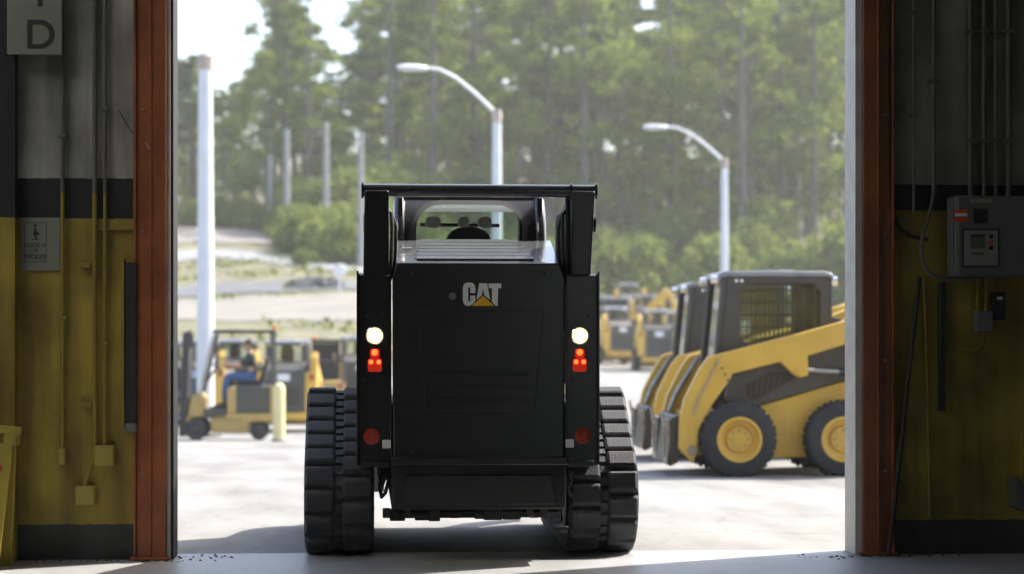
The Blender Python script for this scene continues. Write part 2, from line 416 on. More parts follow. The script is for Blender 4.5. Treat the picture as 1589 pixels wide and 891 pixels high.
# ------------------------------------------------------------------ workshop building round the doorway
XL, _ = wall_pt(270, 868); XR, _ = wall_pt(1313, 862, .22)
DOOR_H, WALL_T = 4.25, .26
RX0, RX1, RY0, RH = -7.5, 8.5, -26.0, 6.2
sl = sheet  # floor slab of the workshop
fl = MB(); fl.box(RX0 - .3, RX1 + .3, RY0 - .3, .30, -.25, 0.0)
flo = fl.build('floor', 'concrete_floor'); flo['kind'] = 'structure'
zl = lambda py, px=120: wall_pt(px, py)[1]
bands('wall_paint_left', [(0, (.034, .037, .036)), (zl(812), (.34, .245, .028)), (zl(337), (.012, .012, .014)), (zl(275), (.35, .34, .30))])
bands('wall_paint_right', [(0, (.03, .03, .028)), (zl(805, 1450), (.33, .24, .028)), (zl(325, 1450), (.012, .012, .014)), (zl(285, 1450), (.31, .30, .265))])
bld = empty('workshop_building', (0, .1, 0), 0, 'dim workshop building with grey, black and yellow banded wall around its open doorway', 'building')
def bpart(name, mat, *boxes, bevel=0):
    mb = MB()
    for b in boxes: mb.box(*b)
    o = mb.build(name, mat, bld, bevel=bevel); o.location = (0, -.1, 0); return o
bpart('wall_panel', 'wall_paint_left', (RX0, XL - .02, 0, WALL_T, 0.001, RH))
bpart('wall_panel', 'wall_paint_right', (XR + .02, RX1, 0, WALL_T, 0.001, RH))
bpart('lintel', 'wall_paint_right', (XL - .02, XR + .02, 0, WALL_T, DOOR_H, RH))
bpart('side_wall', 'side_wall_paint', (RX0 - .3, RX0, RY0, WALL_T, 0.001, RH))
bpart('side_wall', 'side_wall_paint', (RX1, RX1 + .3, RY0, WALL_T, 0.001, RH))
bpart('rear_wall', 'side_wall_paint', (RX0, 3.2, RY0 - .3, RY0, 0.001, RH), (7.8, RX1, RY0 - .3, RY0, 0.001, RH), (3.2, 7.8, RY0 - .3, RY0, 4.6, RH))
SKY0, SKY1 = -5.6, -1.6  # roof gap for an unseen skylight added to brighten the left wall
bpart('roof', 'roof_inside', (RX0 - .4, RX1 + .4, SKY1, WALL_T + .1, RH, RH + .25), (RX0 - .4, RX1 + .4, RY0 - .4, SKY0, RH, RH + .25), (-2.9, RX1 + .4, SKY0, SKY1, RH, RH + .25), (RX0 - .4, RX0 + .4, SKY0, SKY1, RH, RH + .25))
sk = bpy.data.materials.new('fill_light_sheet'); sk.use_nodes = True
_n = sk.node_tree.nodes; _n.remove(_n['Principled BSDF']); _t = _n.new('ShaderNodeBsdfTranslucent'); _t.inputs[0].default_value = (.86, .87, .82, 1)
sk.node_tree.links.new(_t.outputs[0], _n['Material Output'].inputs[0]); M['fill_light_sheet'] = sk
for k in range(3):  # unseen translucent panels, added to pass daylight onto the left wall
    xa_ = RX0 + .4 + 1.4 * k
    q = MB().add([(xa_, SKY0, RH + .1), (xa_ + 1.39, SKY0, RH + .1), (xa_ + 1.39, SKY1, RH + .1), (xa_, SKY1, RH + .1)], [(0, 1, 2, 3)]).build('added_skylight', 'fill_light_sheet', bld); q.location = (0, -.1, 0)
# projecting column at the end of the left wall: black above, yellow below
xa, za = wall_pt(28, 337)
bands('column_paint', [(0, (.32, .23, .026)), (za, (.010, .010, .012))])
bpart('wall_column', 'column_paint', (xa - .45, xa, -.10, -.002, 0.001, RH))

def door_column(side, x_edge, label):
    """rolled steel channel lining the doorway; x_edge is the opening's edge, side -1 on the left"""
    root = empty('door_column', (x_edge, 0, 0), 0, label, 'column', 'steel columns of the doorway')
    s = side; w = .185
    o0, o1 = .04, .04 + w                       # from the opening outward
    def bx(name, mat, a, b, y0, y1, z0=0.001, z1=DOOR_H + .3, bev=.004):
        return MB().box(min(s * a, s * b), max(s * a, s * b), y0, y1, z0, z1).build(name, mat, root, bevel=bev)
    bx('flange', 'orange_column', o0, o0 + .085, -.055, WALL_T + .02)
    bx('web', 'orange_column', o0 + .085, o1 - .012, -.030, -.003)
    bx('flange_lip', 'orange_column', o1 - .012, o1 + .004, -.048, -.003)
    bx('edge_bead', 'orange_column', o0 + .082, o0 + .096, -.064, -.031, bev=.003)
    bx('weather_strip', 'pale_trim', .016 if s < 0 else -.004, o0, -.035, WALL_T - .02)
    if s < 0: bx('seal', 'cable_black', 0.0, .016, -.028, WALL_T - .04)
    for z in (.5, 1.15, 1.9, 2.6, 3.3):
        MB().lathe([(.011, -.042), (.011, -.030)], (s * (o0 + .135), 0, z), 'y', 6).build('bolt_head', 'worn_steel', root)
    MB().box(min(s * o0, s * o1) - .02, max(s * o0, s * o1) + .02, -.075, -.0025, 0.0015, .018).build('base_plate', 'orange_column', root, bevel=.003)
    return root
dcl = door_column(-1, XL, 'rusty orange steel door column beside the wall with the seat belt sign')
MB().add([(-.165, -.034, 2.42), (-.150, -.034, 2.40), (-.118, -.0345, 2.345), (-.112, -.034, 2.33), (-.125, -.034, 2.345)], [(0, 1, 2, 3, 4)]).build('paint_chip', 'pale_trim', dcl)
dcr = door_column(1, XR, 'orange steel door column beside the wall with the electrical cabinet')

# ---- left wall furniture
def on_wall(name, px, py, label, cat, y=0.0, group=None):
    x, z = wall_pt(px, py, y); return empty(name, (x, y, z), 0, label, cat, group)
W = 1 / 270.0        # metres per photo pixel on the left part of the wall
# hanging letter board
lb = on_wall('letter_board', 54, 85, 'off-white hanging board with black letter D on the grey wall', 'sign', -.13)
MB().box(-.155, .155, -.012, .012, 0, .62).build('board', 'sign_board', lb, bevel=.003)
text_mesh('letter', 'D', .235, 'sign_ink', lb, .033, .035, -.0135)
text_mesh('letter', 'I', .235, 'sign_ink', lb, .033, .275, -.0135)
for dx in (-.12, .12): MB().tube([(dx, 0, .62), (dx, 0, 3.0)], .003, 6).build('hanger_wire', 'steel', lb)
MB().lathe([(.006, -.016), (.006, -.012)], (-.10, 0, .09), 'y', 8).build('screw', 'worn_steel', lb)
# seat belt sign
sb = on_wall('seat_belt_sign', 63, 420, 'white sign with seated figure reading CLICK IT OR TICKET on yellow wall', 'sign', -.006)
MB().box(-.113, .113, -.008, 0, 0, .305).build('board', 'sign_board', sb, bevel=.002)
fr = MB(); fr.ring(rrect(-.092, .035, .048, .278, .004, 3), rrect(-.089, .032, .051, .275, .003, 3), 'y', -.0095, -.008); fr.build('border', 'sign_ink', sb)
text_mesh('lettering', 'CLICK IT', .032, 'sign_ink', sb, -.028, .135, -.009)
text_mesh('lettering', 'OR', .022, 'sign_ink', sb, -.028, .108, -.009)
text_mesh('lettering', 'TICKET', .038, 'sign_ink', sb, -.028, .066, -.009)
fg = MB()
fg.lathe([(.009, -.0095), (.009, -.008)], (-.030, 0, .258), 'y', 12)
fg.prism([(-.042, .205), (-.035, .243), (-.024, .246), (-.018, .222), (-.004, .215), (-.004, .205), (-.022, .203), (-.018, .182), (-.030, .182), (-.036, .2)], 'y', -.0095, -.008)
fg.prism([(-.05, .176), (-.008, .176), (-.008, .181), (-.05, .181)], 'y', -.0095, -.008)
fg.build('seated_figure', 'sign_ink', sb)

def conduit(px0, pts, r, mat, label, box=None, clips=(), group='conduits on the workshop wall', name='electrical_conduit', z_top=3.9, split_z=None, boxmat='box_yellow'):
    """pts: photo (px, py) along the pipe from the bottom up, on the wall face"""
    root = on_wall(name, pts[0][0], pts[0][1], label, 'conduit', -.03, group)
    x0, z0 = wall_pt(pts[0][0], pts[0][1], -.03)
    path = []
    for p in pts:
        x, z = wall_pt(p[0], p[1], -.03); path.append((x - x0, 0, z - z0))
    path.append((path[-1][0], 0, z_top - z0))
    if len(pts) == 1 and split_z is None: MB().tube(path, r, 10).build('pipe', mat, root)
    elif split_z is not None and path[-1][2] > split_z - z0 > path[0][2] and len(pts) == 1:
        cut = (path[0][0], 0, split_z - z0)
        MB().tube([path[0], cut], r, 10).build('pipe', mat, root)
        MB().tube([cut, path[-1]], r, 10).build('pipe', 'conduit_grey', root)
    else:
        MB().tube(path[:-1], r, 10).build('pipe', mat, root); MB().tube(path[-2:], r, 10).build('pipe', 'conduit_grey', root)
    for z in clips:
        MB().box(-r * 2.2, r * 2.2, -r * 1.15, .028, z - z0 - .012, z - z0 + .012).build('pipe_clip', mat if z < ZY - .1 else 'conduit_grey', root, bevel=.003)
    if box:
        bw, bh, bd = box
        b = MB().box(-bw / 2, bw / 2, -bd + .03, .028, -bh, .004).build('junction_box', boxmat, root, bevel=.008)
        MB().box(-bw / 2 + .008, bw / 2 - .008, -bd + .025, -bd + .0285, -bh + .008, -.006).build('cover_plate', boxmat, b, bevel=.002)
    return root
ZY = zl(300)
conduit(0, [(97, 697)], .012, 'conduit_yellow', 'thin conduit with a small narrow end fitting beside the seat belt sign', (.04, .09, .05), (1.4, 2.45), split_z=ZY)
conduit(0, [(133, 755), (134, 745), (144, 715), (147, 690), (147, 300)], .014, 'conduit_yellow', 'yellow conduit running down to the lowest square box on the wall', (.115, .11, .06), (.9, 1.7))
conduit(0, [(163, 692)], .010, 'conduit_yellow', 'conduit ending in a square yellow box near the orange column', (.115, .115, .06), (1.25, 2.6), split_z=ZY)
# dark slot box beside the column
ds = on_wall('wall_recess_box', 204, 655, 'dark open switch housing with a rounded foot beside the orange column', 'box', -.002)
MB().box(-.034, .034, -.05, 0, 0, .92).build('housing', 'cable_black', ds, bevel=.004)
MB().box(-.052, -.034, -.06, 0, -.02, .94).build('side_plate', 'conduit_yellow', ds, bevel=.003)
MB().box(-.03, .04, -.075, 0, -.055, -.003).build('foot', 'cabinet_grey', ds, bevel=.015)
MB().box(-.19, .06, -.018, 0, 1.11, 1.17).build('cover_strip', 'conduit_yellow', ds, bevel=.003)
# loose wire by the column
lw = MB(); pth = []
for k in range(12):
    t = k / 11; x, z = wall_pt(185 + 28 * t, 172 + 42 * t, -.01); pth.append((x, -.008 - .004 * math.sin(t * 9), z - .015 * math.sin(t * 3.1)))
tag(lw.tube(pth, .003, 6).build('loose_wire', 'cable_black'), 'short loose black wire hanging on the grey wall near the column', 'wire')
# folding floor sign by the left wall
xs_, _z = wall_pt(0, 880, -.45)
fs = empty('floor_sign', (xs_ - .085, -.42, 0), R(-8), 'yellow folding floor sign with red lettering leaning by the yellow wall', 'floor sign')
fs.rotation_euler = (0, R(5), R(-8))
def fboard(name, y0, y1):
    mb = MB()
    for z0, z1, x0, x1 in ((0, .70, -.19, .10), (.70, .76, -.19, -.10), (.70, .76, .045, .115), (.76, .80, -.185, .125)):
        a, b = z0 / .8, z1 / .8
        ya, yb = y0 + (y1 - y0) * a, y0 + (y1 - y0) * b
        vs = [(x0, ya - .012, z0), (x1, ya - .012, z0), (x1, ya + .012, z0), (x0, ya + .012, z0), (x0, yb - .012, z1), (x1, yb - .012, z1), (x1, yb + .012, z1), (x0, yb + .012, z1)]
        mb.add(vs, [(0, 1, 2, 3), (7, 6, 5, 4), (0, 4, 5, 1), (1, 5, 6, 2), (2, 6, 7, 3), (3, 7, 4, 0)])
    return mb.build(name, 'caution_yellow', fs, bevel=.004)
fboard('front_board', -.09, 0); fboard('back_board', .14, .028)
for zz, w in ((.55, .1), (.34, .07), (.2, .09)):
    yy = -.09 + .09 * zz / .8 - .0135
    MB().add([(.06 - w, yy - .002, zz), (.06, yy - .002, zz), (.06, yy + .0024, zz + .035), (.06 - w, yy + .0024, zz + .035)], [(0, 1, 2, 3)]).build('lettering', 'red_reflector', fs)

# ---- right wall furniture
cab_ = on_wall('electrical_cabinet', 1527, 430, 'grey electrical cabinet with orange warning label and beige control panel', 'cabinet', -.002)
WR = 1 / 262.0
MB().box(-.225, .23, -.20, 0, .0, .47).build('housing', 'cabinet_grey', cab_, bevel=.008)
dr = MB().box(-.215, .22, -.213, -.2025, .012, .458).build('door', 'cabinet_grey', cab_, bevel=.004)
def cz(px, py):  # cabinet-local coordinates of a photo pixel
    x, z = wall_pt(px, py, -.21); o = cab_.location; return x - o.x, z - o.z
def cplate(name, mat, p0, p1, q0, q1, y0=-.217, y1=-.2135, parent=None):
    (x0, z1), (x1, z0) = cz(p0, q0), cz(p1, q1)
    return MB().box(x0, x1, y0, y1, z0, z1).build(name, mat, parent or cab_, bevel=.001)
ol = cplate('warning_label', 'label_orange', 1480, 1502, 325, 345); cplate('label_stripe', 'white_label', 1481, 1500, 331, 336, -.2185, -.2172, ol)
cplate('name_plate', 'panel_beige', 1505, 1538, 309, 315)
cplate('viewing_window', 'cable_black', 1510, 1532, 324, 347)
kp = cplate('control_panel', 'panel_beige', 1494, 1548, 357, 413, -.222)
(x0, z1), (x1, z0) = cz(1492, 355), cz(1550, 415)
MB().ring(rrect(x0, x1, z0, z1, .004, 3), rrect(x0 + .01, x1 - .01, z0 + .01, z1 - .01, .003, 3), 'y', -.2235, -.2137).build('panel_gasket', 'cable_black', cab_)
cplate('display', 'conduit_grey', 1505, 1527, 364, 386, -.2245, -.2225, kp); cplate('display_bar', 'cable_black', 1505, 1527, 364, 368, -.2262, -.2247, kp)
for i in range(3): cplate('button', 'label_orange' if i == 1 else 'cable_black', 1534, 1540, 364 + 9 * i, 370 + 9 * i, -.2275, -.2225, kp)
cplate('instruction_mark', 'conduit_grey', 1506, 1526, 392, 396, -.2245, -.2225, kp)
for z in (.1, .36): MB().lathe([(.008, -.222), (.008, -.2135)], (.19, 0, z), 'y', 10).build('door_screw', 'cable_black', cab_)
MB().box(-.236, -.2255, -.16, -.04, .02, .45).build('side_flange', 'cabinet_grey', cab_, bevel=.002)

def cable(name, pts, r, mat, label, cat='cable', y=-.03, ys=None):
    path = []
    for i, p in enumerate(pts):
        yy = ys[i] if ys else y
        x, z = wall_pt(p[0], p[1], yy); path.append(Vector((x, yy, z)))
    sm = []                                     # Catmull-Rom through the points
    for i in range(len(path) - 1):
        p0, p1, p2, p3 = path[max(i - 1, 0)], path[i], path[i + 1], path[min(i + 2, len(path) - 1)]
        for k in range(6):
            t = k / 6; sm.append(.5 * (2 * p1 + (p2 - p0) * t + (2 * p0 - 5 * p1 + 4 * p2 - p3) * t * t + (3 * p1 - p0 - 3 * p2 + p3) * t ** 3))
    sm.append(path[-1])
    return tag(MB().tube(sm, r, 8).build(name, mat), label, cat)
cable('power_cable', [(1380, -260), (1380, 0), (1381, 150), (1383, 300), (1392, 345), (1410, 365), (1440, 372)], .012, 'cable_black', 'thick black cable hanging along the orange column and curving to the cabinet')
cable('flexible_conduit', [(1449, 300), (1443, 330), (1432, 365), (1430, 395), (1440, 420), (1458, 431), (1490, 433), (1518, 430)], .012, 'conduit_grey', 'grey flexible conduit looping down to the underside of the cabinet', 'conduit', ys=[-.03, -.05, -.08, -.10, -.10, -.10, -.10, -.08])
cable('hook_pipe', [(1526, 518), (1526, 530), (1520, 540), (1508, 545), (1492, 541)], .010, 'conduit_yellow', 'short curved yellow pipe stub hooking out below the junction box', 'pipe')
def rconduit(px, py, label, r=.012, mat='conduit_grey', **k): return conduit(0, [(px, py)], r, mat, label, group='conduits above the electrical cabinet', **k)
rconduit(1418, 330, 'slim grey conduit ending at the black band between cable and cabinet', .009, clips=(2.6, 3.2))
rconduit(1449, 300, 'grey conduit feeding the flexible loop beside the cabinet', .014, clips=(2.8,))
for px, w in ((1506, .016), (1527, .014), (1545, .012), (1565, .018)):
    rconduit(px, 306, 'straight grey conduit rising from the top of the cabinet', w, clips=(2.45, 3.1))
# the box and the black case below the cabinet
jb = on_wall('junction_box', 1522, 516, 'small grey junction box hanging on two pipes below the cabinet', 'box', -.002)
MB().box(-.052, .052, -.075, 0, 0, .13).build('housing', 'cabinet_grey', jb, bevel=.006)
MB().box(-.044, .044, -.079, -.0755, .008, .122).build('cover', 'cabinet_grey', jb, bevel=.003)
for dx in (-.027, .022): MB().tube([(dx, -.035, .13), (dx, -.035, .325)], .011, 10).build('pipe', 'conduit_yellow', jb)
bc = on_wall('black_switch', 1547, 497, 'black switch case with pale label hanging below the cabinet', 'switch', -.002)
MB().box(-.04, .036, -.06, 0, 0, .165).build('case', 'cable_black', bc, bevel=.006)
MB().box(-.018, .016, -.063, -.0603, .12, .138).build('label_plate', 'white_label', bc)
MB().tube([(-.012, -.03, .165), (-.012, -.03, .25)], .006, 8).build('pipe', 'conduit_yellow', bc); MB().tube([(.012, -.03, .165), (.012, -.03, .25)], .006, 8).build('pipe', 'conduit_yellow', bc)
# pole leaning on the wall, and a vertical pipe
a = Vector((*wall_pt(1379, 800, -.12), 0)); b = Vector((*wall_pt(1427, 430, -.02), 0))
lp = MB().tube([(a.x, -.12, .0), (a.x + (b.x - a.x) * .5, -.07, (b.y) * .5), (b.x, -.02, b.y)], .013, 10)
tag(lp.build('leaning_pole', 'cable_black'), 'dark pole leaning against the yellow wall beside the orange column', 'pole')
rp = empty('wall_pipe', (wall_pt(1441, 800)[0], -.02, wall_pt(1441, 800)[1]), 0, 'slim yellow pipe running down the wall below the flexible conduit', 'pipe')
MB().tube([(0, 0, 0), (-.01, 0, .7), (-.035, 0, 1.42)], .011, 10).build('pipe', 'conduit_yellow', rp)
MB().box(-.025, .025, -.014, .018, .68, .70).build('pipe_clip', 'conduit_yellow', rp)
MB().box(.055, .085, -.03, .018, .62, 1.38).build('cover_strip', 'cable_black', rp, bevel=.004)
# reel / dispenser just showing at the edge of the frame
hd = on_wall('hose_holder', 1592, 790, 'grey bracket with black box and yellow gauge strip on the dark yellow wall', 'holder', -.002)
MB().prism([(-.11, .02), (-.07, 0), (.1, 0), (.1, .14), (-.04, .14), (-.08, .2), (-.11, .2)], 'y', -.12, 0).build('bracket', 'conduit_grey', hd, bevel=.008)
MB().box(-.05, .1, -.15, -.122, .06, .20).build('black_box', 'cable_black', hd, bevel=.006)
MB().box(-.035, -.012, -.05, 0, .205, .47).build('gauge_strip', 'caution_yellow', hd, bevel=.003)
# crumbs of dirt swept against the columns
rnd = random.Random(4)
dm = MB()
for cx_, cy_, n in ((XL - .05, -.06, 26), (XL + .14, .1, 22), (XR + .2, -.08, 26), (XR - .2, -.10, 14), (XL - .5, -.05, 20)):
    for k in range(n):
        x, y, s = cx_ + rnd.gauss(0, .16), cy_ + rnd.gauss(0, .05), rnd.uniform(.003, .010)
        if XL - .24 < x < XL + .01 and y > -.075 or x > XR - .01 and y > -.075: y = -.085 - rnd.random() * .05
        if x < XL - .2: y = -.03 - rnd.random() * .05
        dm.add([(x - s, y - s, .0005), (x + s * 1.5, y - s * .6, .0005), (x + s, y + s, .0005), (x - s * .8, y + s * 1.2, .0005), (x, y, s * 1.1)], [(0, 1, 4), (1, 2, 4), (2, 3, 4), (3, 0, 4), (3, 2, 1, 0)])
tag(dm.build('floor_debris', 'debris'), 'scattered crumbs of dirt along the foot of the wall and columns', 'debris', kind='stuff')

# ------------------------------------------------------------------ helpers for machines
def cab_unit(root, hw, yr, yf, z0, z1, shell, rear_win, side_win, bars=True, roofmat='roof_grey', lean=.12, bow=0.0):
    """operator's cab: rear and side panels with window openings and panes, roof, windshield frame"""
    t = .03
    rw = rear_win                                           # (x0,x1,z0,z1,r)
    def bend(mb):                                           # upper rear edge curves forward under the roof
        zb = z1 - .26
        mb.v = [(x, y + bow * max(0, (z - zb) / .26) ** 2, z) for x, y, z in mb.v]; return mb
    o_ = rrect(-hw, hw, z0, z1, [.09, .09, .004, .004]); i_ = rrect(*rw)
    q = bend(MB().ring(o_, i_, 'y', yr, yr + t)); rp_ = q.build('rear_panel', shell, root, bevel=.004)
    bend(MB().prism([(x, z) for x, z in rrect(rw[0] - .008, rw[1] + .008, rw[2] - .008, rw[3] + .008, rw[4])], 'y', yr + .012, yr + .018)).build('pane', 'cab_glass', rp_)
    bend(MB().ring(rrect(rw[0] - .016, rw[1] + .016, rw[2] - .016, rw[3] + .016, rw[4] + .012), rrect(rw[0] + .012, rw[1] - .012, rw[2] + .012, rw[3] - .012, rw[4] - .01), 'y', yr - .010, yr - .001)).build('window_seal', 'cable_black', rp_)
    for s in (-1, 1):
        sx0, sx1 = (hw - t, hw) if s > 0 else (-hw, -hw + t)
        so = rrect(yr + t, yf, z0, z1 - .004, .004); 
        so = [(y + (lean * (1 - (z - z0) / (z1 - z0)) * ((y - yr) / (yf - yr))), z) for y, z in so]
        si = rrect(*side_win)
        q = MB(); q.ring(so, si, 'x', sx0, sx1); sp = q.build('side_panel', shell, root, bevel=.004)
        w0, w1, wz0, wz1, wr = side_win
        if bars:
            for k in range(18):
                y = w0 + (w1 - w0) * (k + .5) / 18; MB().tube([((sx0 + sx1) / 2, y, wz0 + .004), ((sx0 + sx1) / 2, y, wz1 - .004)], .005, 6).build('window_bar', 'cab_black', sp)
            for k in range(5):
                z = wz0 + (wz1 - wz0) * (k + .5) / 5; MB().tube([((sx0 + sx1) / 2 - .009, w0 + .004, z), ((sx0 + sx1) / 2 - .009, w1 - .004, z)], .005, 6).build('window_bar', 'cab_black', sp)
        MB().prism(rrect(w0 - .006, w1 + .006, wz0 - .006, wz1 + .006, wr), 'x', sx0 + .022 if s < 0 else sx0 + .004, sx0 + .026 if s < 0 else sx0 + .008).build('pane', 'cab_glass', sp)
    if bow:
        for s in (-1, 1):
            zs_ = [z0, z1 - .26, z1 - .18, z1 - .09, z1 - .02]
            MB().tube([(s * (hw - .012), yr + .02 + bow * max(0, (z - z1 + .26) / .26) ** 2, z) for z in zs_], .036, 14).build('corner_post', 'hood_gloss', root)
    rf = MB(); rf.prism([(yr + bow - .02, z1 - .03), (yr + bow - .005, z1 + .03), (yr + bow + .08, z1 + .055), (yf + .02, z1 + .055), (yf + .09, z1 + .03), (yf + .10, z1 - .02), (yf - .02, z1 + .0005), (yr + bow + .04, z1 + .0005)], 'x', -hw - .012, hw + .012)
    ro = rf.build('roof', roofmat, root, bevel=.012)
    MB().box(-.16, .16, (yr + yf) / 2 - .2, (yr + yf) / 2 + .2, z1 + .056, z1 + .075).build('roof_hatch', roofmat, ro, bevel=.006)
    # windshield frame and glass, leaning forward at the foot
    for s in (-1, 1):
        MB().tube([(s * (hw - .03), yf + lean + .03, z0), (s * (hw - .03), yf + .03, z1 + .003)], .032, 8).build('front_post', shell, root)
    MB().add([(-hw + .05, yf + lean + .02, z0), (hw - .05, yf + lean + .02, z0), (hw - .05, yf + .02, z1), (-hw + .05, yf + .02, z1)], [(0, 1, 2, 3)]).build('windshield', 'cab_glass', root)
    # seat
    st = MB(); st.box(-.22, .22, yr + .28, yr + .68, z0 + .22, z0 + .32); so_ = st.build('seat', 'seat_fabric', root, bevel=.03)
    MB().prism(rrect(-.15, .15, z0 + .30, z0 + .975, .12), 'y', yr + .22, yr + .30).build('seat_back', 'seat_fabric', so_, bevel=.02)
    return rp_

# ------------------------------------------------------------------ black compact track loader in the doorway
SC = 3200 / 11.8
lx = lambda px: (px - 742) / SC
lz = lambda py: CAM_H + (HY - py) / SC
LO = P(742, 11.8, z=0)
ldr = empty('compact_track_loader', LO, R(.5), 'black compact track loader driving out of the doorway with its rear lights lit', 'track loader')
BP = 'black_paint'
# engine door with chamfered top corners
door = MB(); door.prism([(lx(610), .585), (lx(875), .585), (lx(877), lz(432)), (lx(867), lz(408)), (lx(614), lz(408)), (lx(609), lz(432))], 'y', -.03, .05)
door = door.build('engine_door', BP, ldr, bevel=.010)
pan = [(lx(660), lz(638)), (lx(829), lz(638)), (lx(843), lz(481)), (lx(646), lz(481))]
def shrink(poly, k): 
    c = [sum(p[i] for p in poly) / len(poly) for i in (0, 1)]; return [(c[0] + (p[0] - c[0]) * k[0], c[1] + (p[1] - c[1]) * k[1]) for p in poly]
ip = MB().prism(pan, 'y', -.0385, -.0302).build('inner_panel', BP, door, bevel=.004)
ip.rotation_euler = (R(-.25), 0, 0)
for k in range(3):
    py_ = 580 + 20 * k; w = .325 - .00022 * (py_ - 500)
    MB().prism([(-.0388, lz(py_) - .012), (-.0400, lz(py_) - .008), (-.0400, lz(py_) + .008), (-.0388, lz(py_) + .012)], 'x', -w + .03, w - .02).build('panel_rib', BP, door, bevel=.001)
for px_, py_ in ((640, 700), (845, 700), (640, 425), (845, 425)):
    MB().lathe([(.010, -.036), (.010, -.0302)], (lx(px_), 0, lz(py_)), 'y', 8).build('door_screw', 'black_matt', door)
MB().lathe([(.021, -.0305), (.021, -.040), (.015, -.042), (.013, -.038)], (lx(702), 0, lz(460)), 'y', 20).build('door_lock', 'worn_steel', door)
# emblem: letters and triangle traced as plates
def zz(p): return (lx(690 + p[0] / 11.14), lz(420 + p[1] / 11.14))
Cpts = [(525, 390), (525, 300), (522, 265), (505, 232), (470, 212), (420, 207), (370, 212), (335, 232), (315, 270), (310, 320), (310, 500), (315, 555), (335, 592), (372, 612), (430, 612), (450, 605), (520, 545), (525, 435), (437, 435), (437, 520), (430, 538), (417, 540), (405, 530), (402, 510), (402, 310), (405, 290), (417, 282), (430, 290), (437, 310), (437, 390)]
emb = MB()
def strip(a, b):  # quads between two outlines of equal length
    for i in range(len(a) - 1): emb.prism([zz(a[i]), zz(a[i + 1]), zz(b[i + 1]), zz(b[i])], 'y', -.0335, -.0302)
co = [(525, 390), (525, 310), (515, 255), (480, 218), (418, 207), (355, 218), (320, 255), (310, 315), (310, 500), (320, 565), (355, 602), (400, 614), (440, 608), (500, 560), (525, 520), (525, 435)]
ci = [(437, 390), (437, 318), (435, 300), (428, 288), (418, 283), (410, 288), (403, 300), (401, 318), (401, 505), (403, 525), (410, 537), (418, 540), (426, 537), (434, 525), (437, 505), (437, 435)]
strip(co, ci)
emb.prism([zz(p) for p in [(592, 222), (658, 222), (658, 318), (640, 400), (640, 428), (545, 508)]], 'y', -.0335, -.0302)
emb.prism([zz(p) for p in [(658, 222), (728, 222), (782, 508), (680, 428), (675, 400), (658, 318)]], 'y', -.0335, -.0302)
emb.prism([zz(p) for p in [(755, 225), (972, 225), (972, 305), (918, 305), (912, 612), (880, 612), (812, 545), (812, 305), (755, 305)]], 'y', -.0335, -.0302)
emb = emb.build('emblem_letters', 'decal_white', door, smooth=False)
MB().prism([zz((660, 436)), zz((462, 612)), zz((852, 612))], 'y', -.0345, -.0302).build('emblem_triangle', 'decal_yellow', door, smooth=False)

# hood top sloping up to the cab, with louvres
HZ0, HZ1, HY0, HY1 = lz(408), 1.882, .0, .86
def hz(y): return HZ0 + (HZ1 - HZ0) * (y - HY0) / (HY1 - HY0)
hood = MB()
hv = []
for y, w0, w1 in ((.05, -.465, .468), (.86, -.455, .492)):
    for z in (hz(y), hz(y) - .25): hv += [(w0, y, z), (w1, y, z)]
hood.add(hv, [(0, 1, 5, 4), (2, 6, 7, 3), (0, 4, 6, 2), (1, 3, 7, 5), (0, 2, 3, 1), (4, 5, 7, 6)])
hood.add([(-.47, -.028, HZ0 - .002), (.465, -.028, HZ0 - .002), (.465, .052, hz(.05)), (-.47, .052, hz(.05)), (-.47, -.028, HZ0 - .05), (.465, -.028, HZ0 - .05), (.465, .052, hz(.05) - .06), (-.47, .052, hz(.05) - .06)], [(0, 1, 2, 3), (4, 7, 6, 5), (0, 4, 5, 1), (1, 5, 6, 2), (2, 6, 7, 3), (3, 7, 4, 0)])
pm('hood_top', (.085, .087, .094), .24, var=.15, dirt=(.12, .12, .118), dirt_amt=.4, rvar=.05, spec=.8, coat=.5)  # grey base stands in for the sky's sheen on the black hood
pm('hood_gloss', (.03, .03, .032), .14, var=.15, dirt=(.06, .06, .058), dirt_amt=.35, rvar=.05, spec=.9, coat=.6)
hood = hood.build('engine_hood', 'hood_top', ldr, bevel=.004, smooth=False)
for k in range(6):
    y = .07 + .125 * k; z = hz(y); y2 = y + .118; w0, w1 = -.35 + .008 * k, .325 - .008 * k
    MB().add([(w0, y, z - .004), (w1, y, z - .004), (w1, y, z + .013), (w0, y, z + .013), (w0, y2 - .012, hz(y2 - .012) + .014), (w1, y2 - .012, hz(y2 - .012) + .014), (w0, y2, hz(y2) - .004), (w1, y2, hz(y2) - .004)], [(0, 1, 2, 3), (3, 2, 5, 4), (0, 3, 4, 6), (1, 7, 5, 2), (4, 5, 7, 6)]).build('louvre', 'hood_top', hood, smooth=False)
    MB().box(w0 + .004, w1 - .004, y - .006, y - .001, z - .003, z + .012).build('louvre_gap_shade', 'black_matt', hood, smooth=False)  # black strip standing in for the shade in the gap between louvres
MB().tube([(-.43, .42, hz(.42) + .012), (-.37, .43, hz(.43) + .014)], .008, 8).build('latch', 'steel', hood)
